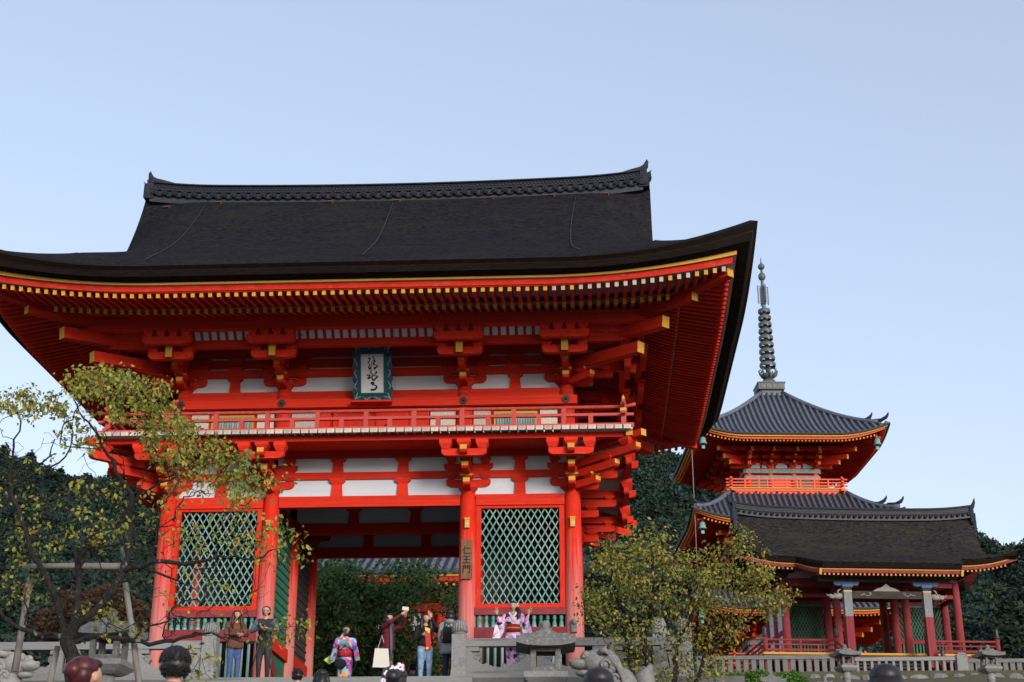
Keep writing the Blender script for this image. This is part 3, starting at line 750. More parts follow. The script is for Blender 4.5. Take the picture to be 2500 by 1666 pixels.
strokes = [([(715, 460), (748, 470), (735, 520), (712, 550), (740, 600), (722, 650), (740, 690), (765, 660), (775, 590), (800, 530), (825, 490)], [30, 26, 14, 22, 10, 22, 30, 22, 10, 8, 8]),
    ([(800, 425), (820, 450), (840, 480), (825, 520)], [22, 18, 16, 8]), ([(825, 505), (852, 530), (828, 560), (815, 590), (845, 600), (880, 610), (905, 630), (880, 655), (838, 675), (860, 695)], [26, 26, 20, 28, 14, 14, 20, 26, 30, 34]),
    ([(795, 700), (765, 730), (762, 765), (790, 800), (795, 840), (780, 880), (800, 905), (808, 925), (770, 918)], [8, 16, 24, 14, 22, 20, 24, 20, 6]),
    ([(685, 805), (700, 830), (735, 815), (738, 850), (705, 880), (712, 895), (745, 880), (770, 850)], [10, 22, 20, 22, 24, 26, 20, 6]), ([(895, 745), (860, 755), (880, 775), (835, 810), (825, 835), (870, 840), (900, 855), (860, 895), (830, 935), (800, 940)], [22, 12, 26, 14, 20, 14, 26, 28, 22, 6]),
    ([(755, 1005), (785, 985), (815, 985), (800, 1020), (795, 1045)], [26, 34, 34, 36, 16]), ([(795, 1030), (840, 1035), (872, 1055), (878, 1085), (850, 1120), (800, 1138), (755, 1125)], [16, 18, 26, 34, 34, 32, 36])]
for pts, ws in strokes: brush(b, [pz(*p) for p in pts], [w*W*1.2 for w in ws])
b.build('brush_writing', INK, plq)
b = MB()
for sx in (-.25, .25): b.ext([(sx-.09, 0, .03), (sx+.09, 0, .03), (sx, 0, -.07)], (0, -.1, 0))
b.build('support_bracket', IRON, plq)
slab('plaque_shelf', gate, -.50, .50, -.42, -.1, 6.70, 6.745, RED)

sgn_ = thing('pillar_sign', 'brown wooden sign board with black characters on the gate pillar', 'sign', (2.39, -.235, 2.32))
MB().box(-.13, .13, -.035, 0, 0, .93).build('sign_board', SIGNW, sgn_)
def text_mesh(s, size):
    cu = bpy.data.curves.new('txt', 'FONT'); cu.body = s; cu.align_x = 'CENTER'; cu.align_y = 'CENTER'; cu.size = size; cu.offset = .0035
    o = bpy.data.objects.new('txt', cu); COL.objects.link(o); dg = bpy.context.evaluated_depsgraph_get(); me = bpy.data.meshes.new_from_object(o.evaluated_get(dg)); bpy.data.objects.remove(o)
    me.materials.clear(); me.materials.append(INK); return me
for i, ch in enumerate('仁王門'):
    ob('sign_character', text_mesh(ch, .21), sgn_, T((0, -.039, .66-.22*i)) @ RX(math.pi/2))
# ------------------------------------------------------------------ three-storied pagoda behind
pag = thing('three_storied_pagoda', 'orange three-storied pagoda with grey tiled roofs and tall bronze spire', 'pagoda', (18.2, 65, 6.2), .07)
PZ = 6.2
def box_side(k, t, o, z):
    """point on side k (0 front,1 right,2 back,3 left): t along, o outward from the axis"""
    return ((t, -o, z), (o, t, z), (-t, o, z), (-o, -t, z))[k]
def pag_roof(ze, he, zt, ht, amp, top):
    ze -= PZ; zt -= PZ
    def g(f): return f**1.28
    def lift(t, H): return amp*max(0, 1-(H-abs(t))/3.6)**2
    def S(k, t, f, dz=0):
        H = lerp(he, ht, f); return Vector(box_side(k, t, H, ze+(zt-ze)*g(f)+lift(t*he/H if H > .01 else 0, he)*(1-f)**2+dz))
    for k in range(4):
        MB().grid([[S(k, s_*lerp(he, ht, f), f) for s_ in np.linspace(-1, 1, 33)] for f in np.linspace(0, 1, 15)], 0, False, True).build('roof_slope', TILED, pag)
        n = int(he/.37); jm = MB()
        for i in range(-n, n+1):
            t = i*.37
            if abs(t) > he-.2: continue
            fm = 1.0 if abs(t) < ht else (he-abs(t))/(he-ht)
            pts = [S(k, t, fm*j/9, .04) for j in range(10)]
            if k in (0, 3) and top: MB().tube(pts, .105, 8).build('tile_row', TILE, pag)
            else: jm.tube(pts, .105, 6)
        if jm.v: jm.build('tile_rows', TILE, pag, kind='stuff')
        # hip ridge with two upturned ends
        a = [S(k, lerp(he, ht, f), f, .12) for f in np.linspace(.10, 1, 10)]
        MB().tube(a, .16, 8).build('hip_ridge', TILE, pag)
        c = S(k, he, 0); o = Vector((c.x, c.y, 0)).normalized()
        for back, sc_ in ((.35, 1.0), (1.55, 1.0)):
            q = c-o*back+Vector((0, 0, .2+back*.22))
            MB().tube([q-o*.9+Vector((0, 0, .1)), q-o*.3, q+o*.1+Vector((0, 0, .12)), q+o*.26+Vector((0, 0, .30)), q+o*.30+Vector((0, 0, .44))], [.11, .13, .12, .07, .02], 8).build('ridge_horn', TILE2, pag)
        # eave edge: tile lip, ochre strip, red fascia, rafters, soffit
        def band(nm, pr, m):
            MB().grid([[box_side(k, s_*(he+o), he+o, ze+z+lift(s_*he, he)) for o, z in pr] for s_ in np.linspace(-1, 1, 41)], 0, False).build(nm, m, pag)
        band('tile_lip', [(0, .0), (.03, -.10), (-.12, -.13)], TILED); band('eave_trim', [(-.12, -.12), (-.13, -.22), (-.28, -.23)], YEL); band('eave_fascia', [(-.26, -.22), (-.28, -.36), (-.5, -.36)], ORANGE)
        band('soffit', [(-.4, -.30), (-3.9, .55)], RED)
        nr = int((he-.4)/.24); jr = MB()
        for i in range(-nr, nr+1):
            t = i*.24; L = lift(t, he); oin = max(2.7, abs(t)+.1)
            if oin > he-.7: continue
            f = (he-.42-oin)/3.3
            M = span(box_side(k, t, oin, ze-.40+.82*f+L*(1-f)), box_side(k, t, he-.42, ze-.41+L), .10, .11)
            if k in (0, 3) and top: ob('rafter', beam_mesh(RED, YEL), pag, M)
            else: jr.box(-.5, .5, 0, 1, -.5, .5, 0, M, {4: 1})
        if jr.v: jr.build('rafters', [RED, YEL], pag, kind='stuff')
        # wind bell at the corner
        c = box_side(k, -(he-.75), he-.75, ze-.55)
        MB().lathe([(.05, .42), (.16, .36), (.20, .1), (.27, -.02), (.24, -.04)], 12).tube([(0, 0, .4), (0, 0, .75)], .02, 5).box(-.1, .1, -.01, .01, -.35, -.15).build('wind_bell', VERD, pag, T(c))
def pag_body(z0, z1, hb, ze):
    """wall, brackets and railing of one storey; z0 balcony floor, z1 soffit height, hb half width"""
    z0 -= PZ; z1 -= PZ
    for k in range(4):
        R_ = RZ(k*math.pi/2)
        def sl(nm, x0, x1, o0, o1, a, b, m): return ob(nm, shared(('cube', m.name), lambda: MB().box(-.5, .5, -.5, .5, -.5, .5).mesh('block', m)), pag, R_ @ T(((x0+x1)/2, -(o0+o1)/2, (a+b)/2)) @ SC(x1-x0, o1-o0, b-a))
        sl('wall', -hb, hb, hb-.12, hb, z0, z1, RED)
        for x in (-hb+.1, -hb/3, hb/3, hb-.1): ob('pillar', shared(('pc', z1-z0), lambda: MB().lathe([(.2, 0), (.2, z1-z0-.9)], 12).mesh('pillar', ORANGE)), pag, R_ @ T((x, -hb, z0)))
        for i, x in enumerate((-hb*.66, 0, hb*.66)):
            if i == 1: sl('door', x-.72, x+.72, hb, hb+.05, z0+.1, z0+1.1, ORANGE); sl('door_frame', x-.8, x+.8, hb, hb+.07, z0+1.1, z0+1.2, YEL)
            else: sl('window', x-.5, x+.5, hb, hb+.05, z0+.2, z0+1.05, GREEND); sl('plaster_panel', x-.7, x-.52, hb, hb+.04, z0+.1, z0+1.15, WHITE); sl('plaster_panel', x+.52, x+.7, hb, hb+.04, z0+.1, z0+1.15, WHITE)
        sl('patterned_beam', -hb-.15, hb+.15, hb+.05, hb+.25, z0+1.32, z0+1.62, PATT); sl('patterned_beam', -hb-.15, hb+.15, hb+.06, hb+.22, z0+.92, z0+1.14, PATT)
        for x in np.linspace(-hb+.5, hb-.5, 5): sl('plaster_panel', x-.38, x+.38, hb, hb+.05, z0+1.72, z0+2.05, WHITE)
        # brackets with tails
        for x in (-hb+.1, -hb/3, hb/3, hb-.1):
            r = ob('bracket_set', block_mesh(.5, .25, ORANGE), pag, R_ @ T((x, -hb, z0+1.75)))
            for L, z, yy in ((.55, .2, -.1), (.6, .5, -.6), (.65, .82, -1.15)): ob('bracket_arm', arm_mesh(L, .2, .2, RED), r, T((0, yy, z)))
            for L, z in ((.7, .15), (1.25, .45)): ob('bracket_nose', nose_mesh(L, .2, .18, RED, YEL), r, T((0, 0, z)))
            ob('tail_rafter', beam_mesh(RED, YEL), r, span((0, .2, 1.15), (0, -2.0, .78), .18, .3))
        for a, L in ((math.pi/4, 1.4), ):
            for oo, zz in ((3.4, 2.45), (2.7, 2.05), (2.0, 1.8)):
                ob('corner_tail_rafter', beam_mesh(RED, YEL), pag, span(R_ @ Vector((hb-.3, -hb+.3, z0+zz+.35)), R_ @ Vector((hb+oo*.66, -hb-oo*.66, z0+zz)), .22, .3))
        for zz, L in ((2.3, 1.75), (2.0, 1.5), (1.7, 1.1)):
            for x in (-hb, hb): sl('bracket_beam', x-.1, x+.1, hb, hb+L, z0+zz, z0+zz+.22, ORANGE)
        sl('eave_purlin', -hb-1.8, hb+1.8, hb+1.5, hb+1.7, z0+2.55, z0+2.8, RED)
        # balcony
        hr = hb+1.35
        sl('balcony_beam', -hr-.05, hr+.05, hr-.2, hr-.02, z0-.9, z0-.68, ORANGE); sl('balcony_band', -hr+.15, hr-.15, hr-.3, hr-.15, z0-.7, z0-.25, WHITE)
        sl('balcony_beam', -hr-.3, hr+.3, hr-.16, hr+.06, z0-.27, z0-.1, ORANGE); sl('floor_edge', -hr-.15, hr+.15, hr-.1, hr+.12, z0-.1, z0-.02, YEL)
        for x in np.linspace(-hr+.9, hr-.9, 5): ob('bracket_arm', arm_mesh(.62, .22, .2, ORANGE), pag, R_ @ T((x, -hr+.02, z0-.52)))
        for z, th in ((.08, .1), (.3, .08), (.52, .09)): sl('rail', -hr-.35, hr+.35, hr-.04, hr+.05, z0+z, z0+z+th, ORANGE)
        for x in np.linspace(-hr, hr, 9): sl('rail_post', x-.05, x+.05, hr-.05, hr+.06, z0, z0+(.75 if abs(x) > hr-.1 else .55), ORANGE)
        sl('floor', -hr, hr, 0, hr, z0-.12, z0-.06, ORANGE)
PATT = mat('painted_band_pattern', (.42, .40, .36), (.08, .13, .15), 26, .44, .56, .6, c3=(.10, .25, .16), s3=6, lo3=.6, hi3=.66)
for ze, he, top in ((24.55, 6.5, True), (18.75, 6.85, False), (12.95, 7.2, False)):
    if top: pag_roof(ze, he, 29.2, .75, .75, True)
    else: pag_roof(ze, he, ze+2.35, 3.9, .75, False)
    hb = 2.35+(24.55-ze)*.04
    pag_body(ze-2.95, ze+.1, hb, ze)
# spire
sp = [(30.0, 30.12)]
def Zs(z): return z-PZ
MB().box(-.85, .85, -.85, .85, Zs(29.1), Zs(29.25)).box(-.72, .72, -.72, .72, Zs(29.25), Zs(29.55)).box(-.92, .92, -.92, .92, Zs(29.55), Zs(30.0)).box(-.98, .98, -.98, .98, Zs(30.0), Zs(30.08)).build('spire_base', BRONZE, pag)
b = MB()
for s_ in (-1, 1):
    for x in (-.6, -.2, .2, .6): b.box(x-.15, x+.15, s_*.94-.02, s_*.94+.02, Zs(29.62), Zs(29.95)); b.box(s_*.94-.02, s_*.94+.02, x-.15, x+.15, Zs(29.62), Zs(29.95))
b.build('base_panels', BRONZE, pag)
MB().lathe([(.62, Zs(30.08)), (.60, Zs(30.25)), (.42, Zs(30.5)), (.15, Zs(30.58))], 20).build('inverted_bowl', BRONZE, pag)
b = MB().lathe([(.2, Zs(30.55)), (.45, Zs(30.75)), (.5, Zs(30.95)), (.3, Zs(31.0))], 16)
for k in range(8):
    q = k*math.pi/4; c_, s_ = math.cos(q), math.sin(q)
    b.tube([(c_*.35, s_*.35, Zs(30.7)), (c_*.58, s_*.58, Zs(30.9)), (c_*.66, s_*.66, Zs(31.2)), (c_*.52, s_*.52, Zs(31.32)), (c_*.5, s_*.5, Zs(31.2))], [.07, .07, .06, .05, .04], 6)
b.build('lotus_ring', BRONZE, pag)
MB().tube([(0, 0, Zs(30.5)), (0, 0, Zs(36)), (0, 0, Zs(38.2)), (0, 0, Zs(39.4))], [.17, .14, .11, .07], 10).build('spire_mast', BRONZE, pag)
for i in range(9):
    z = Zs(lerp(31.65, 35.8, i/8)); r = lerp(.56, .43, i/8)
    b = MB().grid([[((r+dr)*math.cos(q), (r+dr)*math.sin(q), z+dz) for dr, dz in ((0, -.13), (.03, 0), (0, .13), (-.05, .12), (-.05, -.12), (0, -.13))] for q in np.linspace(0, 2*math.pi, 25)], 0, True)
    for k in range(4): q = k*math.pi/2+.4; b.tube([(0, 0, z), (r*math.cos(q), r*math.sin(q), z)], .035, 5)
    b.build('spire_ring', BRONZE, pag)
for k in range(4):
    q = k*math.pi/2+.3; b = MB(); c_, s_ = math.cos(q), math.sin(q)
    for rr in (.17, .38):
        b.tube([(c_*rr, s_*rr, Zs(36.35)), (c_*(rr+.03), s_*(rr+.03), Zs(37)), (c_*rr, s_*rr, Zs(37.8))], .022, 5)
        for j in range(10):
            z = Zs(36.4+j*.145); b.tube([(c_*rr, s_*rr, z), (c_*(rr+.1), s_*(rr+.1), z+.1)], [.028, .008], 5); b.tube([(c_*rr, s_*rr, z), (c_*(rr-.1), s_*(rr-.1), z+.1)], [.028, .008], 5)
    b.build('flame_ornament', BRONZE, pag)
MB().ball((0, 0, Zs(38.55)), (.27, .27, .33), 0, 14).build('spire_jewel', BRONZE, pag); MB().ball((0, 0, Zs(39.35)), (.25, .25, .25), 0, 14).tube([(0, 0, Zs(39.5)), (0, 0, Zs(39.7)), (0, 0, Zs(40.15))], [.1, .05, .005], 8).build('spire_jewel', BRONZE, pag)
wire = MB().tube([Vector((-6.6, -6.3, Zs(24.5))), Vector((-6.6, -6.4, Zs(12)))], .025, 5).build('guide_wire', STONE, pag)

# ------------------------------------------------------------------ west gate on its terrace
sai = thing('thatched_side_gate', 'faded red open gate with thatched roof and carved porch, below the pagoda', 'temple gate', (19.3, 40, 6.92), .113)
SR = RED_OLD
SY = 1.8                                   # ridge line in local depth
RDs = np.array([0, .6, 1.6, 2.8, 4.2, 5.6, 7.0]); RZs = np.array([7.55, 6.78, 5.9, 5.08, 4.42, 3.98, 3.7])
_cs = np.polyfit(RDs, RZs, 4)
def SP(d): return float(np.polyval(_cs, d))
MEY, PEY = 3.75, 5.75                      # distance of main eave and porch eave from the ridge line
def smooth(a, b, x): x = min(1, max(0, (x-a)/(b-a))); return x*x*(3-2*x)
def eave_d(x): return lerp(MEY, PEY, 1-smooth(3.35, 4.15, abs(x)))
def lift_s(x): return .45*max(0, (abs(x)-4.3)/2.6)**2
def s_w(d): return 6.25+.85*smooth(1.6, 3.75, d)       # half width of the roof: steep verge that flares at the eave
def s_z(x, d):
    z = SP(d)+lift_s(x)*min(1, (d/MEY)**2)
    return z+.12*(abs(x)/6)**2*max(0, 1-d/2)-.35*(max(0, abs(x)-5.2)/1.2)**2*math.sin(math.pi*min(1, d/3.75))
xs_ = sorted(set(list(np.linspace(-7.1, 7.1, 70))+list(np.linspace(-4.3, -3.2, 14))+list(np.linspace(3.2, 4.3, 14))))
def sg_(x, d): return x*s_w(min(d, 3.75))/7.1 if abs(x) > 4.4 else x*(1+(s_w(min(d, 3.75))/7.1-1)*smooth(2.5, 4.4, abs(x)))
b = MB(); b.grid([[(sg_(x, f*eave_d(x)), SY-f*eave_d(x), s_z(x, f*eave_d(x))) for f in np.linspace(0, 1, 26)] for x in xs_], 0, True)
b.grid([[(sg_(x, f*MEY), SY+f*MEY, s_z(x, f*MEY)) for f in np.linspace(0, 1, 16)] for x in xs_], 0, True); b.build('thatched_roof', THATCH2, sai)
def s_band(nm, prof, m, front=True):
    """band that follows the front eave, porch step included; prof = (outward, down)"""
    P = []
    for x in xs_:
        e = eave_d(x) if front else MEY; sg = -1 if front else 1
        P.append([(x*(1+o*.012), SY+sg*(e+o), s_z(x, e)+z) for o, z in prof])
    MB().grid(P, 0, False).build(nm, m, sai)
for fr in (True, False):
    s_band('thatch_edge', [(0, 0), (.04, -.05), (-.06, -.13)], THATCH2, fr); s_band('thatch_lower_edge', [(-.06, -.12), (-.14, -.30), (-.3, -.33)], THEDGE, fr)
    s_band('eave_trim', [(-.24, -.32), (-.245, -.37)], YEL, fr); s_band('eave_fascia', [(-.25, -.37), (-.27, -.52), (-.4, -.52)], SR, fr); s_band('soffit', [(-.3, -.50), (-1.6, -.30), (-3.0, .1)], SR, fr)
for sx in (-1, 1):
    P = [[(sx*(s_w(abs(f)*MEY)-o), SY+f*MEY, s_z(7.1, abs(f)*MEY)+z) for o, z in ((0, 0), (-.02, -.1), (.04, -.36), (.8, -.40))] for f in np.linspace(-1, 1, 31)]
    MB().grid(P, 0, False).build('thatch_edge', THEDGE, sai)
    MB().ext([(sx*5.2, SY+f*MEY, s_z(7.1, abs(f)*MEY)-.42) for f in np.linspace(-.95, .95, 15)], (sx*.1, 0, 0)).build('gable_wall', SR, sai)
for i in range(-30, 31):
    x = i*.215
    if abs(x) > 6.6 or 3.3 < abs(x) < 4.1: continue
    e = eave_d(x); z = s_z(x, e)-.58
    beam('rafter', sai, (x, SY-e+2.2, z+.35), (x, SY-e+.32, z), .085, .09, SR, YEL)
for sx in (-1, 1): beam('porch_end_beam', sai, (sx*3.45, SY-MEY+.6, s_z(0, PEY)+.25), (sx*3.45, SY-PEY+.22, s_z(0, PEY)-.48), .12, .3, SR, YEL)
# ridge
def sdz(x): return .12*(abs(x)/6)**2+.1*(max(0, abs(x)-4)/2)**2
def s_ridge(nm, z0, z1, hw, m):
    P = [[(x, SY-hw, z0+sdz(x)), (x, SY-hw, z1+sdz(x)), (x, SY+hw, z1+sdz(x)), (x, SY+hw, z0+sdz(x)), (x, SY-hw, z0+sdz(x))] for x in np.linspace(-6.25, 6.25, 30)]
    MB().grid(P, 0, False).build(nm, m, sai)
s_ridge('ridge_base', 7.35, 7.62, .28, TILED); s_ridge('ridge_ledge', 7.62, 7.67, .34, TILE2); s_ridge('ridge_body', 7.67, 7.93, .18, TILED); s_ridge('ridge_ledge', 7.93, 7.98, .25, TILE2)
MB().tube([(x, SY, 8.0+sdz(x)) for x in np.linspace(-6.3, 6.3, 30)], .09, 8).build('ridge_cap_tile', TILE2, sai)
for i in range(-21, 22): ob('round_tile', rt_, sai, T((i*.29, SY-.36, 7.54+sdz(i*.29))))
wb = MB()
for row in range(3):
    for i in range(-60, 61): wb.box(i*.103+(.05 if row % 2 else 0)-.03, i*.103+(.05 if row % 2 else 0)+.03, SY-.21, SY-.17, 7.69+row*.08+sdz(i*.1), 7.735+row*.08+sdz(i*.1))
wb.build('openwork_tiles', TILE2, sai, kind='stuff')
for sx in (-1, 1):
    MB().box(-.12, .14, -.34, .34, 7.2, 7.75).box(-.1, .1, -.26, .26, 7.75, 8.2).tube([(.05, 0, 8.1), (.15, 0, 8.2), (.25, 0, 8.4), (.3, 0, 8.65)], [.13, .12, .08, .02], 8).box(-.05, .12, -.4, -.3, 6.75, 7.3).build('ridge_end_ornament', TILE2, sai, T((sx*6.3, SY, .08)) @ SC(sx, 1, 1))
# body: three rows of pillars, deck, railing, porch pillars
for y in (0, 1.8, 3.6):
    for x in (-4.37, -1.75, 1.75, 4.37): pillar(sai, x, y, 0, 3.75, .2, SR, 'pillar', False)
def ss(nm, x0, x1, y0, y1, z0, z1, m=SR): return slab(nm, sai, x0, x1, y0, y1, z0, z1, m)
for y in (0, 1.8, 3.6):
    for z0, z1 in ((3.5, 3.75), (2.95, 3.13)):
        for a, b_ in ((-4.37, -1.75), (1.75, 4.37)): ss('tie_beam', a+.18, b_-.18, y-.09, y+.09, z0, z1)
    ss('tie_beam', -1.57, 1.57, y-.09, y+.09, 3.502, 3.748); ss('wall_plate', -4.5, 4.5, y-.11, y+.11, 3.75, 3.9)
for x in (-4.37, 4.37):
    for y0, y1 in ((.18, 1.62), (1.98, 3.42)):
        ss('tie_beam', x-.09, x+.09, y0, y1, 3.5, 3.75); ss('tie_beam', x-.09, x+.09, y0, y1, 2.95, 3.13)
        if x < 0: ss('plaster_panel', x-.03, x+.03, y0, y1, 3.13, 3.5, WHITE); ss('plaster_panel', x-.03, x+.03, y0, y1, .1, 2.95, WHITE); ss('tie_beam', x-.09, x+.09, y0, y1, 1.2, 1.4)
for a, b_ in ((-4.37, -1.75), (1.75, 4.37)):
    ss('lattice_backing', a+.2, b_-.2, 1.85, 1.9, .1, 3.0, DARKW); ss('tie_beam', a+.18, b_-.18, 1.7, 1.9, 1.0, 1.2); ss('lattice_frame', a+.2, b_-.2, 1.74, 1.86, 2.85, 2.97, GREEND)
    for i in range(13):
        x = a+.3+(b_-a-.6)*i/12
        beam('lattice_slat', sai, (x, 1.78, 1.2), (min(b_-.2, x+.85), 1.78, 1.2+min(b_-.2-x, .85)*1.95), .02, .03, GREEND); beam('lattice_slat', sai, (x, 1.8, 1.2), (max(a+.2, x-.85), 1.8, 1.2+min(x-a-.2, .85)*1.95), .02, .03, GREEND)
        ss('fence_bar', x-.04, x+.04, 1.74, 1.82, .1, 1.0, GREEND)
ss('ceiling', -4.3, 4.3, 0, 3.6, 3.9, 3.95, DARKW)
for y in (-.02, 3.62): ss('frieze_panel', -4.3, 4.3, y-.03, y+.03, 3.9, 4.6, WHITE)
for x in (-4.37, -1.75, 1.75, 4.37):
    ob('bracket_set', block_mesh(.45, .25, DARKW), sai, T((x, -.05, 3.9))); ob('bracket_arm', arm_mesh(.6, .2, .18, DARKW), sai, T((x, -.05, 4.15))); ob('bracket_nose', nose_mesh(.8, .2, .18, DARKW, YEL), sai, T((x, 0, 4.1)))
ss('eave_beam', -4.9, 4.9, -.7, -.5, 4.3, 4.5)
BLU = mat('painted_blue', (.03, .06, .20), (.02, .10, .14), 9, .45, .6, .5); CARV = mat('carved_grey_wood', (.33, .31, .28), (.22, .20, .18), 14, .4, .6, .8, .3)
PORCHP = mat('patterned_post_paint', (.22, .205, .165), (.10, .15, .22), 18, .46, .56, .6, c3=(.45, .34, .10), s3=9, lo3=.58, hi3=.64)
for x in (-1.95, 1.95):
    ss('porch_post', x-.19, x+.19, -2.79, -2.41, -.9, 1.5); ss('painted_post_top', x-.192, x+.192, -2.792, -2.408, 1.5, 2.75, PORCHP); ss('post_band', x-.2, x+.2, -2.8, -2.4, 2.68, 2.76, YEL)
    ob('porch_bracket', block_mesh(.5, .25, BLU), sai, T((x, -2.6, 2.78))); ob('bracket_arm', arm_mesh(.62, .2, .2, BLU), sai, T((x, -2.6, 3.0)))
    sg = math.copysign(1, x)
    hd = MB().ball((sg*.45, 0, .0), (.28, .14, .16), 0, 12).ball((sg*.72, 0, -.03), (.17, .11, .11), 0, 10).tube([(sg*.75, 0, .05), (sg*.95, 0, .02), (sg*1.0, 0, .12)], [.06, .04, .01], 6).tube([(sg*.5, -.1, .1), (sg*.42, -.13, .27), (sg*.3, -.13, .3)], [.05, .04, .01], 6).ball((sg*.62, -.1, .08), .04)
    hd.build('carved_beast_head', CARV, sai, T((x, -2.6, 2.5)))
ss('porch_beam', -1.76, 1.76, -2.72, -2.48, 2.38, 2.74, DARKW); ss('porch_purlin', -3.3, 3.3, -2.7, -2.5, 3.2, 3.42, DARKW); ss('porch_void', -3.3, 3.3, -2.5, -.6, 3.66, 3.7, DARKW)
for sg in (-1, 1):
    pts = [(sg*(.75+.6*f+.13*math.cos(f*12)*(1-f)), -2.74, 2.57+.09*math.sin(f*12)*(1-f*.6)) for f in np.linspace(0, 1, 30)]
    MB().tube(pts, .022, 5).build('beam_scroll', CARV, sai)
MB().ext([(-.7, -2.66, 2.74), (.7, -2.66, 2.74), (.45, -2.66, 2.88), (.2, -2.66, 2.95), (0, -2.66, 3.12), (-.2, -2.66, 2.95), (-.45, -2.66, 2.88)], (0, .12, 0)).build('frog_leg_strut', CARV, sai)
ss('deck', -5.9, 5.9, -1.35, 5.0, -.1, 0, YEL); ss('deck_frame', -5.85, 5.85, -1.3, 4.95, -.4, -.1)
for x in np.linspace(-5.7, 5.7, 12): ss('deck_post', x-.1, x+.1, -1.2, -1.0, -1.8, -.4)
def s_rail(x0, x1, y0, y1):
    n = max(3, int((abs(x1-x0)+abs(y1-y0))/.75))
    for z, th in ((.08, .11), (.36, .07), (.58, .09)): beam('rail', sai, (x0, y0, z+th/2), (x1, y1, z+th/2), .09, th, SR)
    for i in range(n+1): f = i/n; x, y = lerp(x0, x1, f), lerp(y0, y1, f); ss('rail_post', x-.05, x+.05, y-.05, y+.05, 0, .62 if i % 2 == 0 else .38)
s_rail(-5.75, -2.3, -1.2, -1.2); s_rail(2.3, 5.75, -1.2, -1.2); s_rail(-5.75, -5.75, -1.2, 4.8); s_rail(5.75, 5.75, -1.2, 4.8)
def giboshi(x, y, z, h):
    MB().lathe([(.12, 0), (.12, h), ], 14, m=0).lathe([(.125, h), (.13, h+.12), (.10, h+.14), (.13, h+.2), (.08, h+.26), (.12, h+.36), (.09, h+.46), (.01, h+.56)], 14, m=1).build('newel_post', [SR, IRON], sai, T((x, y, z)))
for x, y in ((-5.75, -1.2), (5.75, -1.2), (-2.25, -1.25), (2.25, -1.25)): giboshi(x, y, 0, .75)
for x in (-2.25, 2.25):
    giboshi(x, -3.2, -1.5, .9)
    for z in (.25, .55): MB().tube([(x, -1.25, z), (x, -2.0, z-.35), (x, -3.2, z-1.4)], .05, 6).build('stair_rail', SR, sai)
for i in range(9): ss('stair_step', -2.1, 2.1, -1.35-.24*(i+1), -1.35-.24*i, -.2*(i+1)-.1, -.2*(i+1), DARKW)
# ------------------------------------------------------------------ ground, steps, terraces
PAVE = mat('grey_paving', (.14, .135, .13), (.10, .098, .095), 3, .4, .65, .9, .3, 30)
EARTH = mat('mossy_earth', (.07, .075, .035), (.10, .085, .05), 4, .4, .65, .95, .5, 20)
slabm = MB().box(-1500, 1500, -600, 2500, -7.2, -7.0); slabm.build('ground', PAVE, kind='structure')
b = MB(); n = 42; Ys = np.linspace(-2.62, -31.5, n+1)
def zg(Y): return float(np.interp(Y, [-33, -25, -11.5, -8, -2.6], [-6.6, -5.15, -3.1, -2.75, -.3]))
for i in range(n): b.box(-14, 8.5, Ys[i+1]-.02, Ys[i], -7.05, float(zg(Ys[i+1]))+.06-.002*i)
b.build('stone_steps', PAVE, kind='structure')
MB().box(-14, 8.5, -2.62, 12, -7.03, -.32).build('gate_platform', PAVE, kind='structure')
P = []
for i, Y in enumerate(np.linspace(12, 29.4, 14)): P.append([(x, Y, lerp(-.35, 4.4, i/13)+.15*math.sin(x*.9+Y*.7)) for x in np.linspace(-60, 60, 60)])
MB().grid(P, 0, True).build('grass_slope', EARTH, kind='structure')
MB().box(-60, 60, 29.2, 34, -5, 4.62).box(-60, 60, 34, 90, -5, 5.05).build('upper_terrace', EARTH, kind='structure')

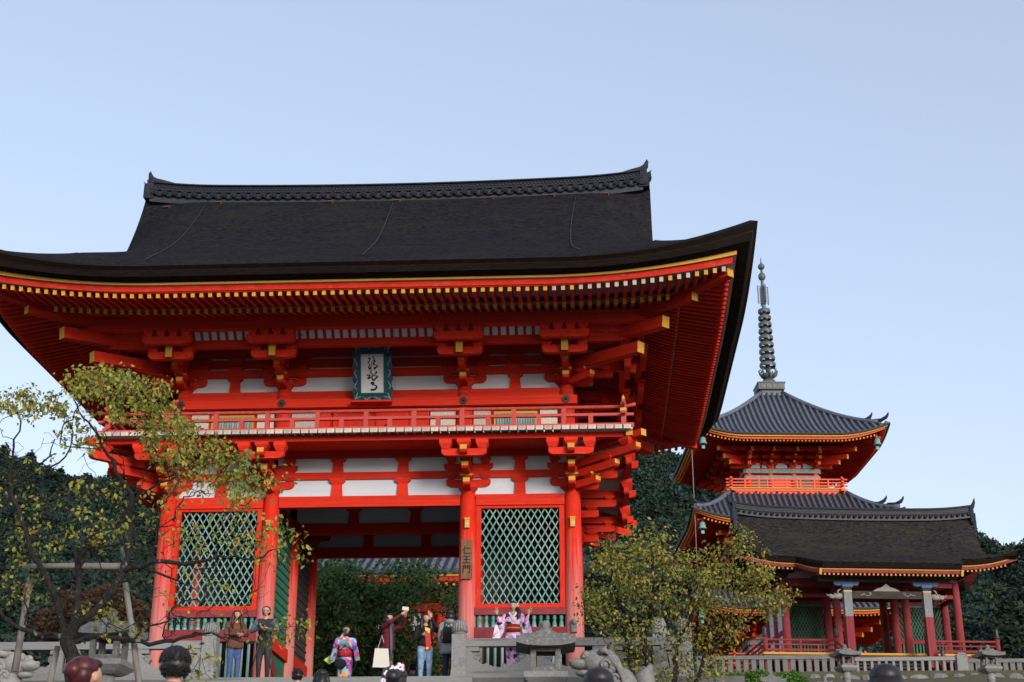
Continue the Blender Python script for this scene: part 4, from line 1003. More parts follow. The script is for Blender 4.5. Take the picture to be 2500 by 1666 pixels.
# ------------------------------------------------------------------ stone railings beside the gate steps
def stone_post(par, x, y, z0=-.3, ztop=.98, w=.155):
    MB().box(-w, w, -w, w, z0, ztop-.32).fru(0, 0, z0, z0+.2, w*1.15, w*1.15, w*1.02, w*1.02).build('post', STONE, par, T((x, y, 0)))
    cap = MB()
    for k in range(16):
        q = 2*math.pi*k/16; cap.tube([(.04*math.cos(q), .04*math.sin(q), ztop), (.11*math.cos(q), .11*math.sin(q), ztop-.04), (.145*math.cos(q), .145*math.sin(q), ztop-.16), (.15*math.cos(q), .15*math.sin(q), ztop-.26)], [.02, .03, .033, .03], 5)
    cap.lathe([(.14, ztop-.32), (.15, ztop-.26), (.11, ztop-.05), (.03, ztop+.005)], 16).build('ribbed_cap', STONE, par, T((x, y, 0)))
def stone_rail(name, label, x0, x1, y, posts):
    r = thing(name, label, 'stone railing', ((x0+x1)/2, y, -.3)); r.matrix_world = Matrix(); 
    s = 1 if x1 > x0 else -1
    slab('top_rail', r, min(x0, x1), max(x0, x1), y-.1, y+.1, .40, .57, STONE); slab('bottom_rail', r, min(x0, x1), max(x0, x1), y-.12, y+.12, -.32, -.12, STONE)
    L = 1.55; k = 0; x = x0
    while abs(x-x0) < abs(x1-x0)-.3:
        # carved cloud panel with scrolled ends and the opening above it
        pl = [(0, 0), (1.5, 0), (1.5, .50), (1.38, .50), (1.36, .40), (1.22, .38), (1.14, .30), (1.2, .22), (1.1, .15), (.95, .12), (.82, .17), (.75, .08), (.6, .1), (.45, .17), (.38, .14), (.28, .22), (.34, .3), (.26, .38), (.13, .40), (.11, .5), (0, .5)]
        MB().ext([(x+s*px_, y-.07, -.13+pz_) for px_, pz_ in pl], (0, .14, 0)).build('carved_panel', STONE, r)
        for cx in (.25, 1.23): MB().tube([(x+s*(cx+.075*math.cos(q)*(1-q/14)), y-.075, .19+.075*math.sin(q)*(1-q/14)) for q in np.linspace(0, 9, 24)], .014, 5).build('scroll', STONE, r)
        slab('rail_bracket', r, min(x, x+s*.3), max(x, x+s*.3), y-.075, y+.075, .3, .41, STONE)
        slab('rail_bracket', r, min(x+s*1.2, x+s*1.5), max(x+s*1.2, x+s*1.5), y-.075, y+.075, .3, .41, STONE)
        x += s*L; k += 1
    for p in posts: stone_post(r, p, y)
    return r
stone_rail('stone_railing', 'carved pale stone railing right of the steps, in front of the lattice', 2.56, 7.2, -2.2, (2.42, 7.3))
stone_rail('stone_railing', 'carved pale stone railing left of the steps, behind the sparse tree', -3.2, -9.4, -2.2, (-3.06, ))
slab('edge_stone', None, -3.4, 2.75, -2.75, -2.35, -.5, -.3, STONE, label='long worn stone edge at the top of the steps', cat='step edge')
plc = thing('stone_pillar', 'tall pale stone pillar standing inside the yellow-leaved tree', 'stone pillar', (5.9, -1.2, -.3)); plc.location = at(1612, 1666, -1.0)
MB().box(-.14, .14, -.14, .14, -.4, 1.05).build('shaft', STONE, plc); MB().lathe([(.17, 1.05), (.19, 1.1), (.17, 1.3), (.12, 1.42), (.02, 1.46)], 14).build('ribbed_cap', STONE, plc)

# ------------------------------------------------------------------ stone lanterns and guardian lions
def lantern(label, apex, k=1.0, rot=0, square=True, hgt=2.3, dark=STONED):
    """apex = world position of the tip of the finial; k scales the roof width of 1.08 m"""
    r = thing('stone_lantern', label, 'stone lantern', (apex[0], apex[1], apex[2]-hgt*k), rot, 'stone lanterns', k); H = hgt; n = 4 if square else 6; sq = square
    def L(prof, nn=n): return MB().lathe(prof, nn, sm=False, sq=sq)
    q2 = 1.414 if square else 1.1
    ov = [(.54*q2, H-.52), (.55*q2, H-.43), (.44*q2, H-.36), (.30*q2, H-.27), (.19*q2, H-.19), (.10*q2, H-.16)]
    # roof with lifted corners
    b = MB(); N = 9
    def rp(u, v, z): return (u, v, z)
    for lay in range(2):
        P = []
        for i in range(N*2+1):
            row = []
            for j in range(N*2+1):
                u = -1+i/N; v = -1+j/N; m_ = max(abs(u), abs(v)); rr = .54*(m_)
                z = H-.43+(1-m_)**1.25*.30 if lay == 0 else H-.56+(1-m_)*.03
                z += .07*(abs(u)*abs(v))**3
                if not square: q = math.atan2(v, u); pass
                row.append((u*.54, v*.54, z))
            P.append(row)
        b.grid(P, 0, False)
    e = [(-1+i/N, -1) for i in range(2*N)]+[(1, -1+i/N) for i in range(2*N)]+[(1-i/N, 1) for i in range(2*N)]+[(-1, 1-i/N) for i in range(2*N+1)]
    b.grid([[(u*.54, v*.54, H-.43+.07*abs(u*v)**3), (u*.54, v*.54, H-.56+.07*abs(u*v)**3)] for u, v in e], 0, False)
    rf = b.build('roof', dark, r)
    if square:
        for a in range(4): MB().ext([(-.23, -.44, H-.40), (.23, -.44, H-.40), (.12, -.44, H-.31), (0, -.44, H-.24), (-.12, -.44, H-.31)], (0, .32, 0)).build('gablet', dark, r, RZ(a*math.pi/2))
    MB().lathe([(.10, H-.22), (.13, H-.17), (.07, H-.15), (.10, H-.10), (.085, H-.05), (.03, H-.015), (.004, H)], 14).build('finial', dark, r)
    lb = MB()
    for sx in (-1, 1):
        for sy in (-1, 1): lb.box(sx*.225-.05, sx*.225+.05, sy*.225-.05, sy*.225+.05, H-.98, H-.54)
    for a in range(4):
        lb.box(-.18, .18, -.26, -.20, H-.62, H-.54, 0, RZ(a*math.pi/2)); lb.box(-.18, .18, -.26, -.20, H-.98, H-.90, 0, RZ(a*math.pi/2))
    lb.build('light_box', STONE if dark is STONE else STONED, r)
    MB().lathe([(.40*q2, H-1.0), (.40*q2, H-1.10), (.30*q2, H-1.2), (.22*q2, H-1.25)][::-1], n, sm=False, sq=sq).build('platform', STONE, r)
    MB().lathe([(.30, 0), (.34, .02), (.34, .16), (.24, .24), (.17, .30), (.16, .75), (.19, .77), (.19, .83), (.16, .85), (.17, H-1.25)], 14).build('shaft', STONE, r)
    return r
def P3(x, y, Y): p = at(x, y, Y); return (p.x, p.y, p.z)
lantern('dark stone lantern with broad square roof in front of the right railing', P3(1331, 1514, -7), 1.0, .05)
lantern('stone lantern half hidden behind the trunk of the sparse tree', P3(276, 1486, -7), 1.0, -.05)
lantern('weathered stone lantern in front of the white fence, below the porch', P3(2061, 1573, 20), .80, .3)
lantern('weathered stone lantern at the far right, before the right end of the fence', P3(2410, 1574, 20), .82, .2)
lantern('low stone lantern top between the round green bushes', P3(1880, 1638, 15), .8, .1)
lantern('low stone lantern top left of the porch lantern', P3(2012, 1652, 15), .75, .6)

def lion(label, loc, rz, k, m):
    """seated guardian lion, faces -x before turning"""
    r = thing('guardian_lion', label, 'statue', loc, rz, 'stone guardian lions', k); b = MB()
    b.ball((.25, 0, .62), (.36, .28, .5), 0, 18).ball((.42, 0, .36), (.34, .32, .34), 0, 16).ball((-.05, 0, .78), (.26, .26, .34), 0, 16)
    for s in (-1, 1):
        b.tube([(-.1, s*.17, .8), (-.16, s*.18, .4), (-.18, s*.18, .06)], [.14, .10, .10], 10).ball((-.25, s*.18, .06), (.15, .11, .07)).ball((.38, s*.28, .2), (.3, .13, .2)).ball((.12, s*.3, .06), (.2, .1, .07))
    b.build('body', m, r)
    h = MB().ball((-.14, 0, 1.2), (.29, .23, .21), 0, 18).ball((-.44, 0, 1.16), (.19, .16, .10), 0, 14).ball((-.38, 0, 1.0), (.14, .13, .06), 0, 12).ball((-.60, 0, 1.20), (.035, .06, .035), 0, 10)
    for s in (-1, 1):
        h.ball((-.34, s*.12, 1.30), (.08, .07, .07)).ball((-.38, s*.16, 1.26), (.035, .02, .03)).tube([(-.1, s*.2, 1.32), (-.02, s*.27, 1.36), (.04, s*.26, 1.28)], [.06, .06, .02], 8)
    hd = h.build('head', m, r)
    mm = MB()
    for s in (-1, 1):                          # curls on the cheek and neck, then strands that sweep back
        for cx, cz, q in ((-.02, 1.12, .085), (.0, .95, .085), (-.12, .98, .07), (.13, 1.06, .08), (.13, .88, .08), (-.06, .82, .075)):
            mm.tube([(cx+q*math.cos(a_)*(1-a_/13), s*(.22+.03*math.cos(a_*.5)), cz+q*math.sin(a_)*(1-a_/13)) for a_ in np.linspace(0, 11, 26)], [.03]*25+[.012], 6).ball((cx, s*.2, cz), (q*.8, .06, q*.8), 0, 10)
    for k_ in range(15):
        q = -1.5+3*k_/14; yy_ = .2*math.sin(q); zz_ = 1.22+.17*math.cos(q)
        mm.tube([(-.1, yy_*.8, zz_), (.08, yy_*1.1, zz_-.02), (.2, yy_*1.3, zz_-.16), (.28, yy_*1.4, zz_-.36), (.27, yy_*1.3, zz_-.5)], [.03, .045, .05, .04, .01], 7)
    mm.build('mane', m, r)
    MB().tube([(.6, 0, .3), (.75, 0, .6), (.68, 0, .95), (.8, 0, 1.15)], [.1, .16, .18, .03], 10).build('tail', m, r)
    MB().box(-.6, .85, -.45, .45, -.16, 0).box(-.7, .95, -.55, .55, -.9, -.16).build('pedestal', STONE, r)
lionm = mat('carved_granite', (.23, .222, .205), (.15, .147, .138), 14, .4, .65, .85, .5, 50, c3=(.16, .16, .145), s3=5, lo3=.55, hi3=.7)
p = at(1476, 1585, -8.5); lion('carved grey stone lion beside the yellow-leaved tree', (p.x, p.y, p.z-1.42), .1, 1.0, lionm)
lionw = mat('pale_carved_stone', (.46, .44, .39), (.34, .33, .29), 12, .4, .65, .85, .5, 50)
p = at(22, 1592, -8.5); lion('pale carved stone lion at the lower left corner', (p.x, p.y, p.z-1.42), math.pi-.2, 1.0, lionw)

# ------------------------------------------------------------------ stone fence below the side gate
def fence(label, xa, xb, ytop, ybot, Y, n, m, wpx=.17, cap=True):
    a = at(xa, ytop, Y); b_ = at(xb, ytop, Y); zb = at(xa, ybot, Y).z
    r = thing('stone_fence', label, 'fence', (0, 0, 0))
    slab('top_rail', r, a.x, b_.x, Y-.12, Y+.12, a.z-.16, a.z, m); slab('base_rail', r, a.x, b_.x, Y-.14, Y+.14, zb-.3, zb, m)
    for i in range(n):
        x = lerp(a.x+.1, b_.x-.1, i/(n-1)); slab('fence_post', r, x-wpx/2, x+wpx/2, Y-.085, Y+.085, zb-.02, a.z-.14, m)
    return r
fence('dark lichened stone fence left of the porch lantern', 1700, 2036, 1603, 1645, 30, 18, STONED, .2)
fence('pale grey bar fence right of the porch lantern', 2086, 2344, 1606, 1650, 29.6, 15, STONE, .11)
fence('dark stone fence at the right edge beyond the tall post', 2362, 2560, 1610, 1645, 30, 12, STONED, .2)
fp = thing('fence_post_tall', 'tall pale square post between the two right fences', 'post', P3(2352, 1660, 29.6)); MB().fru(0, 0, -.3, 1.02, .24, .24, .22, .22).fru(0, 0, 1.02, 1.12, .24, .24, .10, .10).build('post_shaft', STONE, fp)
lb_ = thing('stone_wall', 'rough dry stone retaining wall under the fences', 'stone wall', (18, 29.3, 3.5)); rr = random.Random(5)
lb_.matrix_world = Matrix()
x = 8.0
while x < 30:
    w = rr.uniform(.5, 1.1); h = rr.uniform(.35, .6)
    bb = MB().ball((0, 0, 0), (w*.55, .35, h*.62), 0, 8); bb.s = [False]*len(bb.s); bb.build('wall_stone', STONED if rr.random() < .6 else STONE, lb_, T((x+w/2, 29.2, 4.35-h*.3)) @ RZ(rr.uniform(-.2, .2))); x += w*.95
# ------------------------------------------------------------------ plants
def leafmat(name, c, rough=.55, tr=.25, vary=0):
    m = bpy.data.materials.new(name); m.use_nodes = True; n = m.node_tree.nodes; l = m.node_tree.links; p = n['Principled BSDF']
    p.inputs['Base Color'].default_value = (*c, 1); p.inputs['Roughness'].default_value = rough; p.inputs['Specular IOR Level'].default_value = .25
    t = n.new('ShaderNodeBsdfTranslucent'); t.inputs[0].default_value = (c[0]*1.2, c[1]*1.25, c[2], 1); mx = n.new('ShaderNodeMixShader'); mx.inputs[0].default_value = tr
    if vary:
        oi = n.new('ShaderNodeObjectInfo'); mr = n.new('ShaderNodeMapRange'); mr.inputs[3].default_value = 1-vary; mr.inputs[4].default_value = 1+vary; l.new(oi.outputs['Random'], mr.inputs[0])
        hs = n.new('ShaderNodeHueSaturation'); hs.inputs['Color'].default_value = (*c, 1); l.new(mr.outputs[0], hs.inputs['Value']); l.new(hs.outputs[0], p.inputs['Base Color'])
    l.new(p.outputs[0], mx.inputs[1]); l.new(t.outputs[0], mx.inputs[2]); l.new(mx.outputs[0], n['Material Output'].inputs[0]); return m
AUT = [leafmat('olive_leaf', (.19, .22, .04)), leafmat('yellow_green_leaf', (.32, .31, .045)), leafmat('ochre_leaf', (.42, .28, .05)), leafmat('dark_green_leaf', (.10, .14, .035)), leafmat('orange_leaf', (.45, .13, .035)), leafmat('brown_leaf', (.17, .08, .03))]
DKG = [leafmat('deep_green_leaf', (.07, .15, .048)), leafmat('mid_green_leaf', (.11, .20, .058)), leafmat('light_green_leaf', (.18, .26, .075)), leafmat('darkest_green_leaf', (.016, .040, .018))]  # leaf greens mixed at random over the crown, the last one darkest
def leaf_arrays(P, Ls, Ws, rs, droop, lift=0.0):
    """two-triangle folded leaves at points P; returns verts, faces"""
    n = len(P); d = rs.normal(size=(n, 3)); d[:, 2] = d[:, 2]*.6-droop; d /= np.linalg.norm(d, axis=1)[:, None]
    a = rs.normal(size=(n, 3)); a -= (a*d).sum(1)[:, None]*d; a /= np.linalg.norm(a, axis=1)[:, None]; nn = np.cross(d, a)
    L = Ls[:, None]; W = Ws[:, None]
    V = np.empty((n, 4, 3)); V[:, 0] = P; V[:, 1] = P+d*L*.45+a*W*.5+nn*W*.16; V[:, 2] = P+d*L; V[:, 3] = P+d*L*.45-a*W*.5+nn*W*.16
    b = np.arange(n)[:, None]*4; F = np.concatenate([b+[[0, 1, 2]], b+[[0, 2, 3]]], 1).reshape(-1, 3)
    return V.reshape(-1, 3), F
def np_mesh(name, V, F, mats, mi):
    me = bpy.data.meshes.new(name); me.vertices.add(len(V)); me.vertices.foreach_set('co', np.ascontiguousarray(V, dtype=np.float32).ravel())
    k = F.shape[1]; me.loops.add(F.size); me.loops.foreach_set('vertex_index', np.ascontiguousarray(F, dtype=np.int32).ravel())
    me.polygons.add(len(F)); me.polygons.foreach_set('loop_start', np.arange(0, F.size, k, dtype=np.int32))
    for m in mats: me.materials.append(m)
    me.polygons.foreach_set('material_index', np.ascontiguousarray(mi, dtype=np.int32)); me.update(calc_edges=True); return me
def leaves(name, P, L, mats, w, rs, parent, droop=.8, aspect=.6, kind='stuff'):
    P = np.asarray(P); n = len(P); Ls = L*rs.uniform(.7, 1.25, n); V, F = leaf_arrays(P, Ls, Ls*aspect, rs, droop)
    mi = np.repeat(rs.choice(len(mats), n, p=np.array(w)/sum(w)), 2)
    return ob(name, np_mesh(name, V, F, mats, mi), parent, kind=kind)

class Skel:
    def __init__(s, rs): s.p = []; s.par = []; s.r0 = []; s.rs = rs
    def add(s, p, par, r=0): s.p.append(np.array(p, float)); s.par.append(par); s.r0.append(r); return len(s.p)-1
    def near(s, p): A = np.array(s.p); return int(np.argmin(((A-p)**2).sum(1)))
    def limb(s, pts, rad, attach=True):
        pts = [np.array(p, float) for p in pts]; cur = s.near(pts[0]) if (attach and s.p) else -1; tot = len(pts)
        if cur < 0: cur = s.add(pts[0], -1, rad[0])
        for i in range(1, tot):
            a, b = (s.p[cur] if i == 1 else pts[i-1]), pts[i]; m = max(2, int(np.linalg.norm(b-a)/.12))
            for k in range(1, m+1):
                f = k/m; q = a+(b-a)*f+s.rs.normal(size=3)*(.022 if 0 < k < m else 0); cur = s.add(q, cur, lerp(rad[0], rad[1], (i-1+f)/(tot-1)))
    def twig(s, t, jit=.12, step=.14):
        t = np.array(t); c = s.near(t); a = s.p[c]; d = t-a; L = np.linalg.norm(d)
        if L < .02: return
        m = max(2, int(L/step)); o = s.rs.normal(size=3)*L*jit; o[2] += L*.08
        cur = c
        for k in range(1, m+1):
            f = k/m; q = a+d*f+o*math.sin(math.pi*f)+s.rs.normal(size=3)*step*.12*(1 if k < m else 0); cur = s.add(q, cur)
    def build(s, parent, tip=.0035, power=2.3, mat_=None, big=.03):
        n = len(s.p); ch = [[] for _ in range(n)]; R = np.zeros(n)
        for i, p in enumerate(s.par):
            if p >= 0: ch[p].append(i)
        for i in range(n-1, -1, -1): R[i] = max((sum(R[c]**power for c in ch[i]))**(1/power) if ch[i] else tip, tip, s.r0[i])
        tw = MB(); seen = set(); stack = [i for i, p in enumerate(s.par) if p < 0]
        starts = [(i, -1) for i in stack]; main = True
        while starts:
            i, par = starts.pop(); path = ([par] if par >= 0 else [])+[i]
            while ch[i]:
                k = max(ch[i], key=lambda c: R[c]); starts += [(c, i) for c in ch[i] if c != k]; i = k; path.append(i)
            if len(path) < 2: continue
            rad = [R[k] for k in path]
            if par >= 0: rad[0] = rad[1]
            pts = [s.p[k] for k in path]
            if max(rad) > big: MB().tube(pts, rad, 9).build('trunk' if main else 'branch', mat_ or BARK, parent); main = False
            else: tw.tube(pts, rad, 4, caps=False)
        tw.build('twigs', mat_ or BARK, parent, kind='stuff')

rs = np.random.RandomState(11)
def inpoly(x, y, poly):
    c = False; n = len(poly)
    for i in range(n):
        x1, y1 = poly[i]; x2, y2 = poly[i-1]
        if (y1 > y) != (y2 > y) and x < (x2-x1)*(y-y1)/(y2-y1)+x1: c = not c
    return c
def sample(poly, n, Y, dY, rs_):
    xs = [p[0] for p in poly]; ys = [p[1] for p in poly]; out = []
    while len(out) < n:
        x, y = rs_.uniform(min(xs), max(xs)), rs_.uniform(min(ys), max(ys))
        if inpoly(x, y, poly): p = at(x, y, Y+rs_.normal()*dY); out.append((p.x, p.y, p.z))
    return out
# --- sparse autumn tree at the left
YT = -12.0
tree = thing('sparse_autumn_tree', 'gnarled sparse tree with drying yellow-green leaves in front of the gate', 'tree', tuple(at(178, 1700, YT)))
tree.matrix_world = Matrix()
def tp(pts, off=None, org=(0, 1250), k=3.77, Y=YT, dy=0.0):
    n = len(pts); return [tuple(at(org[0]+x/k, org[1]+y/k, Y+dy*(i/(max(1, n-1))))) for i, (x, y) in enumerate(pts)]
sk = Skel(rs)
base = at(178, 1662, YT)
sk.limb([(base.x, base.y, base.z-1.9), (base.x+.03, base.y, base.z-.4)]+tp([(670, 1420), (640, 1260), (610, 1150)]), (.115, .095))
sk.limb(tp([(610, 1150), (540, 900), (470, 700), (390, 540), (300, 400), (260, 250), (190, 60)], dy=-.3)+tp([(120, 1200), (75, 1000), (100, 880), (105, 700), (160, 570), (120, 480)], None, (0, 850), 3.136, YT-.3, .2), (.055, .010))
sk.limb(tp([(610, 1150), (720, 880), (725, 650), (705, 420), (690, 340)], dy=.3), (.05, .032))
sk.limb(tp([(620, 1140), (900, 900), (1080, 640), (1180, 520), (1400, 460), (1700, 480), (1885, 450)], dy=-.5)+tp([(620, 530), (900, 560), (1100, 470)], None, (350, 1200), 3.364, YT-.5), (.055, .011))
sk.limb(tp([(640, 1190), (900, 1140), (1300, 1190), (1600, 1190), (1850, 1110)], dy=.2)+tp([(400, 1170), (560, 1160), (700, 1230)], None, (350, 1200), 3.364, YT+.2), (.045, .010))
sk.limb(tp([(1180, 520), (1190, 300), (1200, 100)], dy=.3)+tp([(1010, 1180), (960, 1050), (880, 900), (800, 780), (700, 600), (640, 540), (560, 380)], None, (0, 850), 3.136, YT+.1, .3), (.055, .010))
sk.limb(tp([(570, 1150), (350, 1130), (200, 1080), (0, 900), (-200, 700)], dy=-.4), (.055, .012))
sk.limb(tp([(1010, 1180), (1150, 1080), (1300, 1010), (1500, 900), (1700, 860)], None, (0, 850), 3.136, YT+.1, .3), (.03, .008))
sk.limb(tp([(330, 1020), (450, 880), (540, 760), (560, 650), (500, 520)], None, (0, 850), 3.136, YT-.3, .3), (.02, .006)); sk.limb(tp([(75, 1000), (160, 920), (380, 830), (420, 700)], None, (0, 850), 3.136, YT-.3, .3), (.03, .006))
sk.limb(tp([(700, 420), (800, 330), (1000, 310), (1300, 200), (1600, 120)], dy=.3), (.04, .008)); sk.limb(tp([(1400, 460), (1600, 620), (1850, 760)], dy=-.4), (.025, .006))
dense = [(175, 935), (240, 885), (330, 920), (400, 930), (440, 1000), (500, 1060), (600, 1100), (660, 1170), (600, 1250), (480, 1180), (370, 1130), (330, 1050), (255, 1000)]
regs = [(dense, 190, 8, .5), ([(150, 925), (250, 890), (255, 940), (200, 970)], 22, 8, .4), ([(0, 955), (130, 950), (160, 1010), (60, 1020), (0, 1000)], 36, 7, .4), ([(130, 960), (250, 1000), (260, 1120), (150, 1100)], 36, 4, .4), ([(90, 1180), (480, 1170), (640, 1250), (600, 1350), (300, 1340), (60, 1330)], 115, 4, .6),
        ([(20, 1250), (120, 1330), (130, 1470), (10, 1480)], 30, 4, .5), ([(190, 1480), (350, 1480), (340, 1560), (190, 1540)], 16, 5, .4), ([(560, 1260), (720, 1265), (770, 1330), (700, 1390), (580, 1360)], 45, 4, .4), ([(660, 1510), (760, 1505), (750, 1560), (600, 1570)], 18, 4, .3),
        ([(520, 1080), (680, 1130), (730, 1180), (600, 1200)], 30, 3, .4), ([(380, 1380), (640, 1400), (640, 1500), (400, 1530)], 28, 2, .5), ([(460, 1580), (540, 1590), (520, 1666), (450, 1650)], 10, 4, .2), ([(-60, 1100), (150, 1100), (140, 1250), (-60, 1250)], 30, 2, .5), ([(-120, 960), (0, 960), (0, 1500), (-120, 1500)], 40, 3, .5)]
LP = []; Lall = []
tg = []
for poly, n, k, dY in regs: tg += [(p, k) for p in sample(poly, n, YT, dY, rs)]
tg += [(p, 0) for p in sample([(0, 1050), (330, 1050), (620, 1250), (700, 1400), (560, 1560), (60, 1560)], 330, YT, .6, rs)]
root = np.array(sk.p[0]); tg.sort(key=lambda q: np.linalg.norm(np.array(q[0])-root))
for p, k in tg:
    sk.twig(p)
    for j in range(int(k*(2.3 if k >= 7 else 1.6))):
        f = rs.uniform(0, 1); q = np.array(p)+rs.normal(size=3)*np.array([.075, .075, .065]); LP.append(q)
sk.build(tree)
LP = np.array(LP); near = np.argsort(LP[:, 1]+rs.uniform(0, .6, len(LP)))[:280]; mask = np.ones(len(LP), bool); mask[near] = False
leaves('crown', LP[mask], .086, AUT, (40, 34, 12, 12, 4, 4), rs, tree, .9)
lv = []
for mi, mm_ in enumerate(AUT):
    V, F = leaf_arrays(np.zeros((1, 3)), np.array([.09]), np.array([.055]), np.random.RandomState(mi), 3.0); lv.append(np_mesh('leaf', V, F, [mm_], np.zeros(2)))
wts = np.array([40, 34, 12, 12, 4, 4])/106
for i in near: ob('leaf', lv[rs.choice(6, p=wts)], tree, T(LP[i]) @ Matrix.Rotation(rs.uniform(0, 6.3), 4, 'Z') @ Matrix.Rotation(rs.normal()*.5, 4, 'X') @ Matrix.Scale(rs.uniform(.7, 1.2), 4))
spt = thing('tree_support', 'weathered log props and crossbar holding up the sparse tree', 'tree prop', tuple(at(200, 1666, YT+.3))); spt.matrix_world = Matrix()
def pole(a, b_, r, nm='prop_pole', Y=YT+.35): A = at(*a, Y); B_ = at(*b_, Y); MB().tube([A, lerp(A, B_, .5)+Vector((.01, 0, .01)), B_], [r*.9, r, r*1.05], 10).build(nm, POLE, spt)
pole((71, 1418), (36, 1640), .055); pole((306, 1424), (350, 1760), .05); pole((141, 1578), (105, 1730), .05); pole((298, 1335), (304, 1385), .035); pole((55, 1384), (300, 1383), .05, 'crossbar', YT+.25)

# --- dense yellowing tree at the right
YR = -5.5
bush = thing('yellowing_tree', 'dense bushy tree with olive and ochre leaves beside the stone lion', 'tree', tuple(at(1600, 1700, YR))); bush.matrix_world = Matrix()
sk = Skel(rs)
for bx, tops in ((1560, [(1530, 1560), (1500, 1450), (1490, 1380)]), (1585, [(1575, 1560), (1600, 1470), (1590, 1330)]), (1640, [(1650, 1580), (1700, 1480), (1740, 1400), (1800, 1310)]), (1690, [(1720, 1600), (1790, 1540), (1850, 1480)]), (1600, [(1560, 1540), (1460, 1530)])):
    c = at(bx, 1700, YR); sk.limb([(c.x, c.y, c.z-.3), tuple(c)]+[tuple(at(x, y, YR+rs.normal()*.3)) for x, y in tops], (.06, .012), False)
out = [(1440, 1480), (1452, 1420), (1440, 1370), (1465, 1330), (1500, 1310), (1540, 1300), (1570, 1320), (1585, 1295), (1610, 1285), (1640, 1300), (1650, 1345), (1700, 1335), (1730, 1320), (1770, 1330), (1790, 1285), (1830, 1280), (1835, 1330), (1880, 1345), (1890, 1400), (1875, 1440), (1850, 1480), (1830, 1530), (1800, 1560), (1770, 1640), (1740, 1690), (1540, 1700), (1520, 1600), (1470, 1560)]
tgs = sample(out, 520, YR, .55, rs)+sample([(1880, 1450), (1930, 1445), (1935, 1465), (1890, 1500), (1860, 1500)], 26, YR, .2, rs)+sample([(1425, 1440), (1460, 1420), (1460, 1540), (1430, 1510)], 26, YR, .3, rs)
root = np.array(sk.p[0]); tgs.sort(key=lambda q: np.linalg.norm(np.array(q)-root)); BP = []
for p in tgs:
    sk.twig(p); dens = 1.0 if at(0, 1500, YR).z < p[2] else .62
    for j in range(int(18*dens)): BP.append(np.array(p)+rs.normal(size=3)*.11)
sk.build(bush, .0035)
BP = np.array(BP); leaves('crown', BP, .080, AUT, (36, 16, 18, 26, 1, 14), rs, bush, .9)
MB().tube([at(1431, 1375, YR), at(1443, 1420, YR), at(1450, 1440, YR)], .006, 4).ball(at(1431, 1372, YR), .025).build('bare_shoot', BARK, bush)

# --- evergreen garden tree seen through the passage
YG = 15.0
gt = thing('garden_tree', 'dense dark evergreen tree seen through the gate passage', 'tree', tuple(at(900, 1700, YG))); gt.matrix_world = Matrix()
sk = Skel(rs)
for x0, tp_ in ((880, [(870, 1600), (820, 1520), (790, 1440)]), (930, [(940, 1580), (960, 1480), (1020, 1420)]), (900, [(900, 1560), (880, 1460), (900, 1400)])):
    c = at(x0, 1720, YG); sk.limb([(c.x, c.y, c.z-1.5), tuple(c)]+[tuple(at(x, y, YG)) for x, y in tp_], (.16, .04), False)
gp = [(690, 1385), (740, 1375), (800, 1380), (860, 1385), (880, 1418), (940, 1420), (965, 1385), (1000, 1375), (1050, 1380), (1080, 1410), (1050, 1440), (1010, 1460), (1005, 1560), (1110, 1590), (1120, 1720), (690, 1720)]
gp2 = [(1060, 1440), (1140, 1420), (1140, 1490), (1080, 1500)]
tgs = sample(gp, 420, YG, .9, rs)+sample(gp2, 14, YG, .5, rs); root = np.array(sk.p[0]); tgs.sort(key=lambda q: np.linalg.norm(np.array(q)-root)); GP = []
for p in tgs:
    sk.twig(p, .12, .3)
    for j in range(60): GP.append(np.array(p)+rs.normal(size=3)*.27)
sk.build(gt, .006); leaves('crown', GP, .17, DKG, (35, 35, 18, 12), rs, gt, .5, .5)

# --- clipped bushes on the slope, reddish shrub left of the gate
def dome(name, label, cat, c, r, n, L, mats, w, parent=None):
    t = thing(name, label, cat, (c[0], c[1], c[2]-r[2])); d = rs.normal(size=(n, 3)); d /= np.linalg.norm(d, axis=1)[:, None]; d[:, 2] = np.abs(d[:, 2])*1.0
    bump = 1+.06*np.sin(d[:, 0]*9+d[:, 2]*7)+.05*rs.normal(size=n)
    P = d*np.array(r)*bump[:, None]; P[:, 2] += r[2]
    leaves('crown', P, L, mats, w, rs, t, .0); MB().tube([(0, 0, -.6*r[2]), (0, 0, 1.2*r[2])], [.08, .05], 6).build('trunk', BARK, t)
    for k in range(5): q = k*1.25; MB().tube([(0, 0, .4*r[2]), (.5*r[0]*math.cos(q), .5*r[1]*math.sin(q), 1.4*r[2])], [.05, .02], 5).build('branch', BARK, t)
    return t
LG = [leafmat('clipped_green', (.08, .20, .028)), leafmat('clipped_green_light', (.14, .28, .04)), leafmat('clipped_green_dark', (.03, .08, .015))]
for (x, y), rr_, lb in (((1849, 1660), .55, 'round clipped green bush left of the low lantern'), ((1929, 1668), .62, 'round clipped green bush right of the low lantern'), ((1790, 1690), .9, 'low spreading green bush under the yellowing tree')):
    p = at(x, y, 22); dome('clipped_bush', lb, 'bush', (p.x, p.y, p.z-.25), (rr_*1.15, rr_, rr_), 2600, .10, LG, (4, 3, 2))
MAP = [leafmat('maple_red', (.10, .028, .018)), leafmat('maple_brown', (.10, .05, .025)), leafmat('maple_dull', (.07, .06, .03))]
p = at(250, 1480, 30); dome('maple_tree', 'dull red maple far behind the sparse tree', 'tree', (p.x, p.y, p.z-1.5), (2.7, 2.0, 2.1), 5000, .24, MAP, (3, 4, 4))

